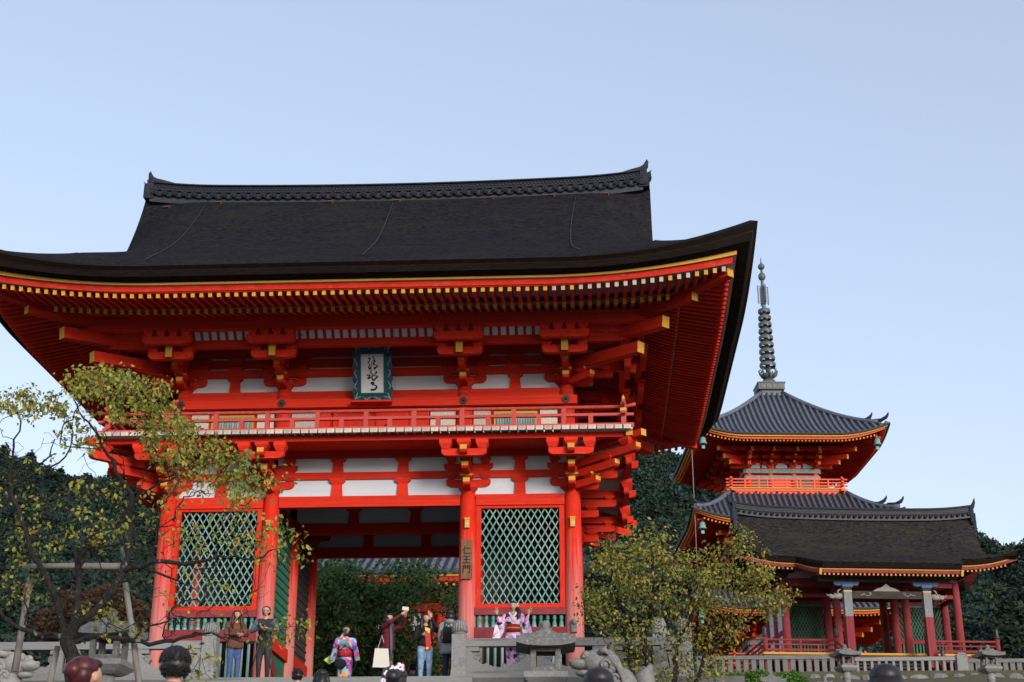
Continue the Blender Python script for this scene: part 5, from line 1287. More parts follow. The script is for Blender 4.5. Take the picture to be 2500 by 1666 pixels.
# --- wooded hill
SKY_L = [(-400, 1080), (0, 1120), (70, 1152), (110, 1172), (220, 1182), (320, 1178), (420, 1172), (700, 1130), (1000, 1085), (1300, 1075), (1530, 1100), (1600, 1104), (1640, 1112), (1680, 1128), (1800, 1190), (2040, 1240), (2060, 1232), (2090, 1255), (2200, 1290), (2370, 1326), (2430, 1350), (2500, 1368), (2900, 1430)]
sx_, sy_ = [p[0] for p in SKY_L], [p[1] for p in SKY_L]
def hillP(x, f):
    y = np.interp(x, sx_, sy_)+6; near_ = np.interp(x, [0, 1500, 2000, 2500], [75, 105, 105, 95]); far = np.interp(x, [0, 1500, 2500], [210, 240, 190])
    a = at(x, 1720, near_); b_ = at(x, y, far); q = a.lerp(b_, f); q.z -= 6*math.sin(math.pi*f)*.5; return q
xsH = np.linspace(-400, 2900, 90)
MB().grid([[hillP(x, f) for f in np.linspace(0, 1, 24)] for x in xsH], 0, True).build('hill', EARTH, kind='structure')
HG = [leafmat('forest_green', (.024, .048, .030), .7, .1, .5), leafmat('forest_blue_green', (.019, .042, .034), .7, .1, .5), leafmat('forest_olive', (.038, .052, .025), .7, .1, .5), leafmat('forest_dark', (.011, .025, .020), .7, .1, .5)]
var = bpy.data.collections.new('forest_crowns')
for k in range(6):
    r_ = np.random.RandomState(40+k); n = 3200; d = r_.normal(size=(n, 3)); d /= np.linalg.norm(d, axis=1)[:, None]; d[:, 2] = np.where(d[:, 2] < -.3, -d[:, 2], d[:, 2])
    lob = r_.normal(size=(9, 3)); lob /= np.linalg.norm(lob, axis=1)[:, None]; rad = .52+.48*np.clip((d@lob.T).max(1), 0, 1)**4+.04*r_.normal(size=n)
    conif = k >= 5
    P = d*rad[:, None]
    if conif: h = np.clip((P[:, 2]+.5)/1.5, 0, 1); P[:, :2] *= (1.05-.75*h)[:, None]; P[:, 2] *= 1.5
    V, F = leaf_arrays(P, .115*r_.uniform(.7, 1.3, n), .085*r_.uniform(.7, 1.3, n), r_, .1)
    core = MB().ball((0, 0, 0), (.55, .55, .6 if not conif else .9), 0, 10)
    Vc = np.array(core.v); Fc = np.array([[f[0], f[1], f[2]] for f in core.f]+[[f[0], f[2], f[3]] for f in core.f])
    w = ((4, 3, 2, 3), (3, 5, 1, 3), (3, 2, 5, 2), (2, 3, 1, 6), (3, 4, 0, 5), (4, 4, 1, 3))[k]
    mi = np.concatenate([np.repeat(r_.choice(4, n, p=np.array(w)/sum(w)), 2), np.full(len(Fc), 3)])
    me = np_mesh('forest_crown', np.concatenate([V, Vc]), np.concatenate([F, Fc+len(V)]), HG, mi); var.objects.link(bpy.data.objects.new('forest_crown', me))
pts = []; sc_l = []
for i in range(3000):
    x = rs.uniform(-350, 2850); f = rs.uniform(.0, 1.0)**.85
    if 560 < x < 1380 and rs.random() < .7: continue
    q = hillP(x, f); r_ = rs.uniform(2.2, 5.2); pts.append((q.x, q.y, q.z+r_*(.35-1.15*max(0, (f-.8)/.2)))); sc_l.append(r_)
fm = bpy.data.meshes.new('forest'); fm.from_pydata(pts, [], []); at_ = fm.attributes.new('crown_size', 'FLOAT', 'POINT'); at_.data.foreach_set('value', np.array(sc_l, dtype=np.float32))
forest = ob('forest', fm, None, kind='stuff', label='dark green wooded hillside rising behind the gates and pagoda', cat='forest')
ng = bpy.data.node_groups.new('scatter_crowns', 'GeometryNodeTree'); ng.interface.new_socket('Geometry', in_out='INPUT', socket_type='NodeSocketGeometry'); ng.interface.new_socket('Geometry', in_out='OUTPUT', socket_type='NodeSocketGeometry')
N_ = ng.nodes; K_ = ng.links; gi = N_.new('NodeGroupInput'); go = N_.new('NodeGroupOutput'); ci = N_.new('GeometryNodeCollectionInfo'); ci.inputs[0].default_value = var; ci.inputs[1].default_value = True; ci.inputs[2].default_value = True
ip = N_.new('GeometryNodeInstanceOnPoints'); ip.inputs['Pick Instance'].default_value = True; na = N_.new('GeometryNodeInputNamedAttribute'); na.data_type = 'FLOAT'; na.inputs[0].default_value = 'crown_size'
rv = N_.new('FunctionNodeRandomValue'); rv.data_type = 'FLOAT_VECTOR'; rv.inputs[0].default_value = (-.15, -.15, 0); rv.inputs[1].default_value = (.15, .15, 6.28)
ri = N_.new('FunctionNodeRandomValue'); ri.data_type = 'INT'; ri.inputs['Min'].default_value = 0; ri.inputs[5].default_value = 5
K_.new(gi.outputs[0], ip.inputs['Points']); K_.new(ci.outputs[0], ip.inputs['Instance']); K_.new(rv.outputs[0], ip.inputs['Rotation']); K_.new(na.outputs[0], ip.inputs['Scale']); K_.new(ri.outputs[2], ip.inputs['Instance Index']); K_.new(ip.outputs[0], go.inputs[0])
md = forest.modifiers.new('scatter', 'NODES'); md.node_group = ng

# --- small hall behind the garden tree
hall = thing('rear_hall', 'red hall with grey tiled eave partly hidden behind the garden tree', 'building', tuple(at(1080, 1700, 24))); hall.matrix_world = Matrix()
hz = at(1050, 1398, 22).z; hx0 = at(690, 1400, 22).x; hx1 = at(1260, 1400, 22).x
MB().grid([[(x, 22+f*4.5, hz+f*2.6-.25*math.sin(f*math.pi)) for f in np.linspace(0, 1, 6)] for x in (hx0, hx1)], 0, False).build('roof_slope', TILED, hall)
for i in range(int((hx1-hx0)/.34)): x = hx0+.34*i; MB().tube([(x, 21.95+f*4.5, hz+.06+f*2.6-.25*math.sin(f*math.pi)) for f in np.linspace(0, 1, 6)], .1, 8).build('tile_row', TILE, hall)
slab('eave_fascia', hall, hx0, hx1, 22.15, 22.3, hz-.32, hz-.12, RED); slab('eave_trim', hall, hx0, hx1, 22.1, 22.2, hz-.12, hz-.05, YEL)
for i in range(int((hx1-hx0)/.3)): beam('rafter', hall, (hx0+.1+.3*i, 24.5, hz+.1), (hx0+.1+.3*i, 22.2, hz-.42), .1, .13, RED, YEL)
slab('wall', hall, hx0, (hx0+hx1)/2, 24.6, 24.8, hz-8, hz+.2, DARKW); slab('wall', hall, (hx0+hx1)/2, hx1, 24.6, 24.8, hz-8, hz+.2, RED); slab('tie_beam', hall, hx0, hx1, 24.4, 24.6, hz-2.3, hz-1.9, RED); slab('tie_beam', hall, hx0, hx1, 24.4, 24.6, hz-.9, hz-.6, RED)
for i in range(7): pillar(hall, lerp(hx0+.3, hx1-.3, i/6), 24.4, hz-8, hz-.2, .17, RED, 'pillar', False)
for i in range(6): slab('plaster_panel', hall, lerp(hx0+.5, hx1-.3, i/6), lerp(hx0+.5, hx1-.3, i/6)+.8, 24.55, 24.61, hz-1.8, hz-1.0, WHITE)
g2 = thing('garden_gate', 'red curved-top gate beam behind the garden tree', 'gate', tuple(at(1050, 1700, 18.5))); g2.matrix_world = Matrix()
a_ = at(1008, 1490, 18.5); b2 = at(1120, 1490, 18.5)
MB().ext([(a_.x, 18.5, a_.z-.06), (b2.x, 18.5, a_.z-.06), (b2.x, 18.5, a_.z+.24), (a_.x+.25, 18.5, a_.z+.24), (a_.x+.08, 18.5, a_.z+.12)], (0, .3, 0)).build('beam', RED, g2)
for f in (.25, .9): pillar(g2, lerp(a_.x, b2.x, f), 18.65, a_.z-4, a_.z, .12, RED, 'post', False)
# ------------------------------------------------------------------ people
SKIN = mat('skin', (.52, .30, .21), rough=.55); BLACKH = mat('black_hair', (.010, .008, .009), (.02, .016, .016), 30, .4, .6, .45, spec=.4); BROWNH = mat('brown_hair', (.06, .025, .014), rough=.5); REDH = mat('dark_red_hair', (.045, .010, .012), (.085, .016, .018), 12, .4, .6, .4)
LIP = mat('lips', (.40, .10, .09), rough=.5)
def cloth(n, c, c2=None, sc_=14, lo=.45, hi=.55): return mat(n, c, c2, sc_, lo, hi, .85, .2, 60)
def floral(n, cols, scale):
    """printed fabric: irregular patches of several colours"""
    m = bpy.data.materials.new(n); m.use_nodes = True; nd = m.node_tree.nodes; l = m.node_tree.links; p = nd['Principled BSDF']; p.inputs['Roughness'].default_value = .8
    tc = nd.new('ShaderNodeTexCoord'); nz = nd.new('ShaderNodeTexNoise'); nz.inputs['Scale'].default_value = scale*.7; mx = nd.new('ShaderNodeMix'); mx.data_type = 'RGBA'; mx.inputs[0].default_value = .12
    l.new(tc.outputs['Object'], nz.inputs[0]); l.new(tc.outputs['Object'], mx.inputs[6]); l.new(nz.outputs[1], mx.inputs[7])
    v = nd.new('ShaderNodeTexVoronoi'); v.inputs['Scale'].default_value = scale; l.new(mx.outputs[2], v.inputs['Vector']); sp_ = nd.new('ShaderNodeSeparateColor'); l.new(v.outputs['Color'], sp_.inputs[0])
    cr = nd.new('ShaderNodeValToRGB'); cr.color_ramp.interpolation = 'CONSTANT'; e = cr.color_ramp.elements
    while len(e) > 1: e.remove(e[0])
    e[0].position = 0; e[0].color = (*cols[0], 1)
    for i, c in enumerate(cols[1:]): q = e.new((i+1)/len(cols)); q.color = (*c, 1)
    l.new(sp_.outputs[0], cr.inputs[0]); l.new(cr.outputs[0], p.inputs['Base Color']); return m
def seg_d(C, a, b, ra, rb):
    a = np.array(a); b = np.array(b); d = b-a; L = (d*d).sum(); t = np.clip(((C-a)@d)/(L if L > 0 else 1), 0, 1); return np.linalg.norm(C-(a+t[:, None]*d), axis=1)-(ra+(rb-ra)*t)
def person(label, top, H, rz, look, elbows, hands, tilt=(0, 0), mats=None, dress=False, vox=.017, stride=.0, lift=0.0, face=True, group=None, cat='person'):
    """one figure, H tall, feet on the ground under the point `top`, facing -y before turning by rz. look = materials by tag;
    elbows/hands = left and right joints as fractions of H"""
    r = thing('person', label, cat, (top[0], top[1], top[2]-H), rz, group)
    P = []                                     # primitives: a, b, ra, rb, tag
    def c(a, b, ra, rb, tag): P.append((tuple(np.array(a)*H), tuple(np.array(b)*H), ra*H, rb*H, tag))
    hx, hy = tilt; hc = np.array((hx*.02, -.012+hy*.02, .925))
    c(hc+(0, .012, .018), hc+(0, -.004, .012), .052, .050, 'head'); c(hc+(0, -.018, -.010), hc+(0, -.024, -.034), .042, .024, 'head'); c(hc+(hx*.2, -.056+.0, -.008), hc+(hx*.2, -.060, -.020), .007, .009, 'head')
    for s in (-1, 1): c(hc+(s*.052, .004, -.002), hc+(s*.053, .006, -.016), .009, .007, 'head')
    c((0, .008, .88), (0, .012, .83), .029, .034, 'neck')
    c((-.085, .012, .795), (.085, .012, .795), .042, .042, 'top'); c((-.045, .005, .74), (.045, .005, .74), .062, .062, 'top'); c((-.04, .008, .66), (.04, .008, .66), .054, .054, 'top'); c((-.04, .01, .58), (.04, .01, .58), .058, .058, 'top'); c((-.045, .012, .53), (.045, .012, .53), .056, .056, 'hip')
    for i, s in enumerate((-1, 1)):
        sh = (s*.112, .012, .795); e = elbows[i]; h = hands[i]
        c(sh, e, .040, .030, 'sleeve'); c(e, h, .029, .021, 'sleeve' if dress or 'cuff' not in look else 'sleeve')
        d = np.array(h)-np.array(e); d = d/np.linalg.norm(d); c(np.array(h)+d*.012, np.array(h)+d*.045, .019, .020, 'hand')
        side = np.cross(d, (0, 1, 0)); side = side/(np.linalg.norm(side)+1e-6)
        P_f = [(-.016, .092), (-.006, .104), (.005, .100), (.015, .085)]
        for k, (o, L) in enumerate(P_f):
            if look.get('peace') and k in (2, 3): L = .062; 
            spread = 1.9 if look.get('peace') and k < 2 else 1.0
            a = np.array(h)+d*.045+side*o; c(a, np.array(h)+d*L+side*o*spread+np.array((0, -.012, 0))*(0 if look.get('peace') else 1), .0062, .0045, 'finger')
        c(np.array(h)+d*.025-side*.018, np.array(h)+d*.06-side*.034, .007, .005, 'finger')
    if dress: c((0, .012, .5), (0, .012, .07), .085, .078, 'hip'); c((0, .012, .5), (0, .0, .3), .09, .088, 'hip')
    for s in (-1, 1):
        k = s*stride
        c((s*.05, .012, .51), (s*.056, -.005-k, .285), .062, .042, 'leg'); c((s*.056, -.005-k, .285), (s*.058, .012+k*.5, .055), .041, .027, 'leg'); c((s*.058, .015+k*.5, .022), (s*.064, -.075+k*.5, .018), .026, .022, 'shoe')
    def grow(sub, vx_):
        b = MB()
        for a, e, ra, rb, t in sub:
            A, E = Vector(a), Vector(e); d = (E-A); L = d.length; d = d.normalized() if L > 1e-6 else Vector((0, 0, 1)); pts = []; rad = []
            for k in range(4): q = math.pi/2*(1-k/4); pts.append(A-d*ra*math.sin(q)); rad.append(max(.0006, ra*math.cos(q)))
            pts += [A, E]; rad += [ra, rb]
            for k in range(1, 5): q = math.pi/2*k/4; pts.append(E+d*rb*math.sin(q)); rad.append(max(.0006, rb*math.cos(q)))
            # tube needs distinct points
            b.tube(pts, rad, 12)
        me = b.mesh('tmp', SKIN)
        if vx_ is None: return me
        o = bpy.data.objects.new('tmp', me); COL.objects.link(o); m1 = o.modifiers.new('r', 'REMESH'); m1.mode = 'VOXEL'; m1.voxel_size = vx_; m2 = o.modifiers.new('s', 'SMOOTH'); m2.factor = .5; m2.iterations = 4
        dg = bpy.context.evaluated_depsgraph_get(); out = bpy.data.meshes.new_from_object(o.evaluated_get(dg)); bpy.data.objects.remove(o); return out
    body = grow([p for p in P if p[4] != 'finger'], vox); fing = grow([p for p in P if p[4] == 'finger'], None)
    names = ['head', 'neck', 'hand', 'top', 'sleeve', 'hip', 'leg', 'shoe']
    def arr(me): V = np.empty(len(me.vertices)*3); me.vertices.foreach_get('co', V); return V.reshape(-1, 3), [list(f.vertices) for f in me.polygons]
    V, F = arr(body); C = np.array([V[f].mean(0) for f in F]); D = np.stack([seg_d(C, *p[:4]) for p in P if p[4] != 'finger'], 1); tags = [names.index(p[4]) for p in P if p[4] != 'finger']
    mi = np.array(tags)[D.argmin(1)]
    Vf, Ff = arr(fing); me = bpy.data.meshes.new('body'); me.from_pydata(np.concatenate([V, Vf]).tolist(), [], F+[[i+len(V) for i in f] for f in Ff])
    ml = [SKIN, SKIN, SKIN, look['top'], look.get('sleeve', look['top']), look.get('hip', look['leg']), look['leg'], look.get('shoe', INK)]
    for m in ml: me.materials.append(m)
    me.polygons.foreach_set('material_index', list(mi)+[2]*len(Ff)); me.polygons.foreach_set('use_smooth', [True]*len(me.polygons)); me.update()
    bo = ob('body', me, r)
    hcH = hc*H
    if face:
        f = MB()
        for s in (-1, 1): f.ball((hcH[0]+s*.020*H, hcH[1]-.049*H, hcH[2]+.002*H), (.0065*H, .004*H, .0035*H), 0, 8); f.box(hcH[0]+s*.020*H-.009*H, hcH[0]+s*.020*H+.009*H, hcH[1]-.053*H, hcH[1]-.046*H, hcH[2]+.0125*H, hcH[2]+.0148*H, 0)
        f.ball((hcH[0], hcH[1]-.048*H, hcH[2]-.033*H), (.012*H, .006*H, .004*H), 1, 8); f.build('face_features', [INK, LIP], r)
    # hair
    hm = look.get('hair', BLACKH); hb = MB(); st = look.get('style', 'short'); hk = hcH
    def hball(dx, dy, dz, rx, ry, rz_): hb.ball((hk[0]+dx*H, hk[1]+dy*H, hk[2]+dz*H), (rx*H, ry*H, rz_*H), 0, 16)
    if st == 'short': hball(0, .020, .024, .0545, .058, .051); hball(0, .030, .004, .0525, .047, .048)
    else: hball(0, .022, .032, .0565, .0565, .044); hball(0, .036, .006, .0525, .040, .050)
    ht = random.Random(5)
    for k in range(1500 if st == 'short' else 0):                       # short tufts break up the outline
        q = ht.uniform(0, 6.283); e_ = ht.uniform(-.9, 1.5); d = Vector((math.cos(e_)*math.cos(q), math.cos(e_)*math.sin(q), math.sin(e_)))
        if d.y < -.3 and d.z < .6: continue
        if d.z > -.1: a = Vector((hk[0], hk[1]+.020*H, hk[2]+.024*H))+Vector((d.x*.0540*H, d.y*.0575*H, d.z*.0505*H))
        else: a = Vector((hk[0], hk[1]+.030*H, hk[2]+.004*H))+Vector((d.x*.0520*H, abs(d.y)*.0465*H, d.z*.0475*H))
        b_ = a+(d*.10+Vector((ht.uniform(-.3, .3), .25*d.y, -.8)))*.016*H
        hb.tube([a, (a+b_)/2+d*.0015*H, b_], [.0018*H, .0016*H, .0005*H], 3)
    if st != 'short': hball(0, -.016, .050, .046, .032, .020)
    if st == 'long':
        for s in (-1, 1): hb.tube([(hk[0]+s*.048*H, hk[1]-.005*H, hk[2]+.03*H), (hk[0]+s*.062*H, hk[1]-.012*H, hk[2]-.04*H), (hk[0]+s*.068*H, hk[1]-.03*H, hk[2]-.12*H), (hk[0]+s*.06*H, hk[1]-.045*H, hk[2]-.19*H)], [.022*H, .026*H, .026*H, .008*H], 8)
        hb.tube([(hk[0], hk[1]+.03*H, hk[2]+.02*H), (hk[0], hk[1]+.055*H, hk[2]-.07*H), (hk[0], hk[1]+.055*H, hk[2]-.17*H)], [.05*H, .055*H, .02*H], 10)
    if st == 'bob': hb.tube([(hk[0], hk[1]+.02*H, hk[2]+.02*H), (hk[0], hk[1]+.025*H, hk[2]-.04*H), (hk[0], hk[1]+.025*H, hk[2]-.075*H)], [.06*H, .066*H, .05*H], 14)
    if st == 'bun': hball(look.get('bunx', 0), .065, .02, .034, .034, .034)
    if st == 'side': hb.tube([(hk[0]+.03*H, hk[1]+.03*H, hk[2]), (hk[0]+.075*H, hk[1]+.0*H, hk[2]-.06*H), (hk[0]+.08*H, hk[1]-.04*H, hk[2]-.13*H), (hk[0]+.065*H, hk[1]-.06*H, hk[2]-.18*H)], [.03*H, .032*H, .026*H, .006*H], 8)
    hb.build('hair', hm, r)
    r['H'] = 0; del r['H']
    return r, H
def add(r, name, mb, m, M=None): return mb.build(name, m, r, M)
DN = cloth('blue_denim', (.045, .085, .20), (.07, .12, .26), 20); DNL = cloth('ripped_light_denim', (.16, .27, .42), (.30, .42, .55), 12, .45, .6); DARKP = cloth('dark_trousers', (.035, .033, .032)); NAVY = cloth('navy_jacket', (.022, .028, .06)); BLK = cloth('black_jacket', (.012, .012, .014)); GREYC = cloth('grey_hoodie', (.22, .23, .25), (.27, .28, .30))
MAROON = cloth('maroon_knit', (.12, .012, .022), (.09, .009, .016), 40); BROWNJ = cloth('brown_suede', (.16, .065, .035), (.12, .045, .025), 8); VEST = cloth('dark_vest', (.025, .028, .04)); GSH = cloth('grey_shirt', (.10, .11, .14)); CAMO = floral('camouflage_cloth', [(.05, .05, .03), (.09, .085, .05), (.03, .028, .022), (.13, .11, .08)], 14)
KIM1 = floral('bright_patched_kimono', [(.75, .06, .30), (.10, .42, .72), (.80, .55, .60), (.85, .42, .06), (.10, .08, .35), (.70, .10, .42), (.25, .62, .75)], 11); KIM2 = floral('floral_lilac_kimono', [(.62, .42, .68), (.75, .62, .78), (.02, .018, .028), (.70, .35, .55), (.60, .18, .42), (.68, .50, .72), (.80, .74, .80)], 13); OBI = cloth('red_obi', (.30, .012, .022), (.22, .008, .018), 18); WHITEC = cloth('cream_canvas', (.62, .58, .52)); LIME = cloth('lime_wrap', (.45, .62, .12), (.6, .68, .35), 9); REDSH = floral('red_yellow_shirt', [(.50, .03, .03), (.50, .03, .03), (.72, .48, .05)], 9); REDC = cloth('red_floral_cloth', (.42, .015, .04), (.65, .5, .5), 22, .58, .62)
FG = -.31
def spot(x, y, Y, ground): p = at(x, y, Y); return (p.x, p.y, p.z), p.z-ground
dn = ((-.14, .02, .64), (.14, .02, .64)); dh = ((-.135, -.03, .49), (.135, -.03, .49))
tpz, H = spot(579, 1490, -1.9, FG)
r, H = person('woman in brown jacket and blue jeans with long brown hair', tpz, H, .55, dict(top=BROWNJ, leg=DN, hair=BROWNH, style='long', hip=DN, shoe=BROWNJ), ((-.15, -.03, .66), (.15, -.03, .66)), ((-.035, -.15, .645), (.035, -.15, .645)))
add(r, 'jacket_hem', MB().lathe([(.112*H, .47*H), (.118*H, .5*H), (.10*H, .6*H)], 14, sy=.75), BROWNJ)
cm = thing('hand_camera', 'small dark camera held by the woman in brown', 'camera', (tpz[0]+.12, tpz[1]-.22, tpz[2]-H*.34), .55); MB().box(-.06, .06, -.03, .03, -.035, .035).lathe([(.03, 0), (.028, .05)], 12, M=T((0, -.03, 0)) @ RX(math.pi/2)).build('camera_body', IRON, cm)
tpz, H = spot(651, 1480, -1.95, FG)
r, H = person('man in dark vest and glasses standing behind a tripod', tpz, H, .1, dict(top=VEST, sleeve=GSH, leg=DARKP, style='short'), ((-.17, -.03, .66), (.17, -.03, .66)), ((-.04, -.16, .68), (.04, -.16, .68)))
gl = MB()
for s in (-1, 1): gl.tube([(s*.021*H+.014*H*math.cos(q), -.069*H, .927*H+.010*H*math.sin(q)) for q in np.linspace(0, 6.283, 13)], .0018*H, 4).box(s*.046*H-.001*H, s*.046*H+.001*H, -.066*H, .01*H, .929*H, .932*H)
add(r, 'glasses', gl, IRON)
tr = thing('camera_tripod', 'black tripod with mounted camera in front of the man in the vest', 'tripod', (tpz[0]+.02, tpz[1]-.34, FG)); zt = tpz[2]-H*.31-FG
for q in (.5, 2.6, 4.7): MB().tube([(0, 0, zt-.1), (.33*math.cos(q), .25*math.sin(q), 0)], [.018, .011], 6).build('leg', IRON, tr)
MB().tube([(0, 0, zt-.25), (0, 0, zt)], .018, 6).build('centre_column', IRON, tr); MB().box(-.075, .075, -.04, .04, zt, zt+.1).box(-.03, .03, -.03, .03, zt+.1, zt+.13).lathe([(.036, 0), (.034, .08)], 12, M=T((0, -.04, zt+.05)) @ RX(math.pi/2)).build('camera_body', IRON, tr)
tpz, H = spot(846, 1528, .4, FG)
r, H = person('woman in bright patched kimono holding a phone to her face', tpz, H, .15, dict(top=KIM1, leg=KIM1, hip=KIM1, style='bob', shoe=KIM1), ((-.15, -.07, .70), (.13, -.06, .66)), ((-.03, -.13, .86), (.05, -.13, .72)), dress=True)
for s, hp in ((-1, (-.10, -.1, .74)), (1, (.11, -.1, .66))): add(r, 'hanging_sleeve', MB().ext([(s*.12*H, .0, .80*H), (s*.17*H, -.03*H, .70*H), (hp[0]*H, hp[1]*H, hp[2]*H), (s*.14*H, -.08*H, .50*H), (s*.21*H, -.02*H, .52*H)], (0, .035*H, 0)), KIM1)
add(r, 'obi', MB().lathe([(.096*H, .56*H), (.10*H, .60*H), (.096*H, .66*H)], 16, sy=.85), REDC); add(r, 'hair_flower', MB().ball((-.04*H, .0, .965*H), .016*H).ball((-.02*H, .01*H, .975*H), .013*H), WHITEC)
add(r, 'lime_bow', MB().ext([(-.1*H, .09*H, .68*H), (-.30*H, .09*H, .53*H), (-.22*H, .09*H, .47*H), (-.06*H, .09*H, .58*H)], (0, .03*H, 0)), LIME)
bg_ = thing('shoulder_bag', 'black bag at the hip of the woman in the bright kimono', 'bag', (tpz[0]-.08, tpz[1]-.2, tpz[2]-H*.55)); MB().ball((0, 0, 0), (.15, .06, .12), 0, 12).tube([(-.12, 0, .05), (-.05, .02, .3), (.12, .05, .45)], .012, 5).build('bag_body', BLK, bg_)
ph = thing('phone', 'dark phone held by the woman in the bright kimono', 'phone', (tpz[0]+.02, tpz[1]-.27, tpz[2]-H*.115)); MB().box(-.035, .035, -.006, .006, -.07, .07).box(-.03, -.015, -.009, -.006, .04, .06).build('phone_body', IRON, ph)
tpz, H = spot(950, 1497, -1.2, FG)
r, H = person('person in maroon sweater raising a phone with both hands', tpz, H, 1.15, dict(top=MAROON, leg=CAMO, hip=CAMO, style='bob'), ((-.16, -.12, .84), (.15, -.13, .83)), ((-.05, -.22, .95), (.06, -.22, .94)), (0, .6))
add(r, 'sweater_hem', MB().lathe([(.105*H, .48*H), (.112*H, .52*H), (.10*H, .66*H), (.09*H, .76*H)], 14, sy=.8), MAROON)
add(r, 'scarf', MB().tube([(-.03*H, -.05*H, .82*H), (-.05*H, -.075*H, .7*H), (-.06*H, -.09*H, .55*H), (-.06*H, -.09*H, .40*H)], [.03*H, .028*H, .028*H, .02*H], 8, squash=.5).tube([(-.05*H, .02*H, .85*H), (0, -.05*H, .83*H), (.05*H, .02*H, .85*H)], .03*H, 8), GSH)
tb = thing('tote_bag', 'cream canvas tote bag on the shoulder of the person in maroon', 'bag', (tpz[0]-.12, tpz[1]-.17, tpz[2]-H*.62), .2); MB().fru(0, 0, -.22, .2, .19, .035, .15, .025).tube([(-.08, 0, .2), (.0, .02, .5), (.09, .0, .2)], .012, 5).build('bag_body', WHITEC, tb)
ph = thing('phone', 'white phone held up by the person in maroon', 'phone', (tpz[0]+.39, tpz[1]-.16, tpz[2]+.06), .6); MB().box(-.08, .08, -.006, .006, -.035, .045).box(.05, .07, -.01, -.006, .01, .03).build('phone_body', WHITEC, ph)
tpz, H = spot(1040, 1498, -1.25, FG)
r, H = person('woman in black jacket, red printed shirt and ripped light jeans', tpz, H, .25, dict(top=BLK, leg=DNL, hip=REDSH, style='long'), ((-.15, -.01, .63), (.17, -.02, .76)), ((-.06, -.12, .68), (.07, -.06, .93)), (.2, 0))
add(r, 'shirt_front', MB().ext([(-.02*H, -.075*H, .80*H), (.05*H, -.075*H, .78*H), (.075*H, -.085*H, .50*H), (.0, -.085*H, .49*H)], (0, .03*H, 0)), REDSH)
add(r, 'jacket_hem', MB().lathe([(.1*H, .55*H), (.11*H, .57*H), (.10*H, .7*H)], 14, sy=.75), BLK)
tpz, H = spot(1100, 1488, -1.5, FG)
r, H = person('person in grey hooded coat with dark bob, seen from behind', tpz, H, math.pi-.2, dict(top=GREYC, leg=NAVY, hip=GREYC, style='bob'), dn, dh, face=False)
add(r, 'coat_skirt', MB().lathe([(.135*H, .40*H), (.13*H, .45*H), (.10*H, .62*H)], 14, sy=.8), GREYC); add(r, 'hood', MB().ball((0, .04*H, .83*H), (.075*H, .05*H, .035*H)), GREYC)
bp = thing('backpack', 'small black backpack on the person in grey', 'backpack', (tpz[0]-.02, tpz[1]-.16, tpz[2]-H*.36), -.2); MB().fru(0, 0, -.17, .17, .13, .07, .11, .05).fru(0, -.05, -.12, .0, .09, .05, .09, .04).build('pack_body', BLK, bp); MB().tube([(-.07, .0, .16), (0, -.02, .24), (.07, .0, .16)], .012, 5).tube([(-.1, .02, .1), (-.11, .08, .28)], .015, 5).tube([(.1, .02, .1), (.11, .08, .28)], .015, 5).build('straps', BLK, bp)
tpz, H = spot(1253, 1468, -1.8, -.2)
r, H = person('woman in lilac floral kimono making peace signs behind the railing', tpz, H, -.05, dict(top=KIM2, leg=KIM2, hip=KIM2, style='side', shoe=KIM2, peace=True), ((-.165, -.04, .655), (.165, -.04, .655)), ((-.205, -.09, .80), (.205, -.09, .80)), dress=True)
for s in (-1, 1): add(r, 'hanging_sleeve', MB().ext([(s*.11*H, -.01*H, .80*H), (s*.20*H, -.05*H, .76*H), (s*.235*H, -.07*H, .66*H), (s*.27*H, -.05*H, .50*H), (s*.20*H, -.03*H, .46*H), (s*.12*H, -.02*H, .60*H)], (0, .045*H, 0)), KIM2)
add(r, 'obi', MB().lathe([(.094*H, .585*H), (.098*H, .62*H), (.094*H, .685*H)], 18, sy=.85), OBI); add(r, 'obi_cord', MB().lathe([(.10*H, .628*H), (.102*H, .635*H), (.10*H, .642*H)], 18, sy=.85), YEL); add(r, 'collar', MB().ext([(-.035*H, -.05*H, .85*H), (-.06*H, -.04*H, .84*H), (.0, -.075*H, .73*H), (.015*H, -.075*H, .75*H)], (0, .02*H, 0)).ext([(.035*H, -.05*H, .85*H), (.06*H, -.04*H, .84*H), (.0, -.072*H, .73*H), (-.015*H, -.072*H, .75*H)], (0, .02*H, 0)), WHITEC)
add(r, 'hair_flower', MB().ball((.055*H, -.01*H, .955*H), .014*H).ball((.062*H, .0, .935*H), .012*H).ball((.05*H, .01*H, .97*H), .01*H), WHITEC); add(r, 'sash_end', MB().ext([(.10*H, .0, .4*H), (.19*H, .0, .38*H), (.18*H, .0, .02*H), (.09*H, .0, .02*H)], (0, .03*H, 0)), REDC)
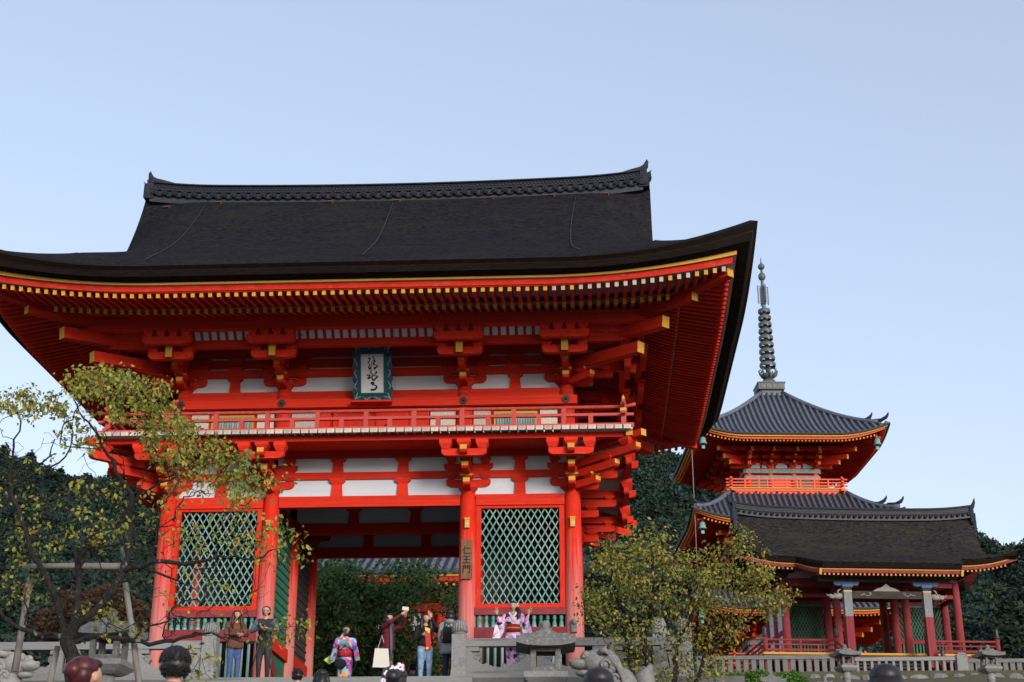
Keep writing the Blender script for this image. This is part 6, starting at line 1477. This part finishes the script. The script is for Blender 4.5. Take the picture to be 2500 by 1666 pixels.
# onlookers on the steps in front, seen from behind
def watcher(label, x, y, Y, rz, look, tilt=(0, 0), Hf=None):
    p = at(x, y, Y); g = zg(Y)+.03; H_ = Hf or p.z-g
    return person(label, (p.x, p.y, p.z), H_, rz, look, dn, dh, tilt, face=False, group='onlookers in front of the steps')
r, H = watcher('man with short black hair and navy collar near the left bottom edge', 430, 1577, -25.6, math.pi+.45, dict(top=NAVY, leg=DARKP))
add(r, 'collar', MB().lathe([(.05*H, .835*H), (.056*H, .85*H), (.048*H, .865*H)], 14), NAVY)
r, H = watcher('woman with dark red hair tied in a bun at the lower left', 211, 1603, -26, math.pi-.5, dict(top=GREYC, leg=DN, hair=REDH, style='bun', bunx=.0))
r, H = watcher('child-sized dark head just below the top of the steps', 728, 1632, -11.3, math.pi, dict(top=GSH, leg=DARKP))
r, H = watcher('dark-haired head with ponytail left of the kimono woman, below the steps edge', 786, 1634, -10.2, math.pi+.2, dict(top=BLK, leg=DARKP, style='long'))
r, H = watcher('woman with white and pink flower ornaments in her black hair', 962, 1626, -24.6, math.pi+.4, dict(top=KIM2, leg=KIM2, style='bun', bunx=.02))
pk = cloth('pink_petals', (.75, .50, .62), (.80, .74, .78), 30)
fl = MB()
for dx, dz, q in ((-.012, .985, .020), (.018, .975, .017), (.045, .955, .015), (.06, .925, .012)):
    for k in range(5):
        a = k*1.2566; fl.ball(((dx+q*.62*math.cos(a))*H, .055*H, (dz+q*.62*math.sin(a))*H), (q*.5*H, q*.25*H, q*.5*H), 0, 6)
add(r, 'hair_flowers', fl, pk)
r, H = person('figure in grey beyond the gate passage, seen from behind', spot(1008, 1618, 7.2, FG)[0], spot(1008, 1618, 7.2, FG)[1], math.pi, dict(top=GSH, leg=DARKP), dn, dh, face=False)
r, H = watcher('dark head in front of the stone lion', 1461, 1631, -26, math.pi, dict(top=NAVY, leg=DARKP, style='bob'))
r, H = watcher('dark head in front of the pale bar fence at the right', 2158, 1622, -26.4, math.pi, dict(top=BLK, leg=DARKP, style='bob'))
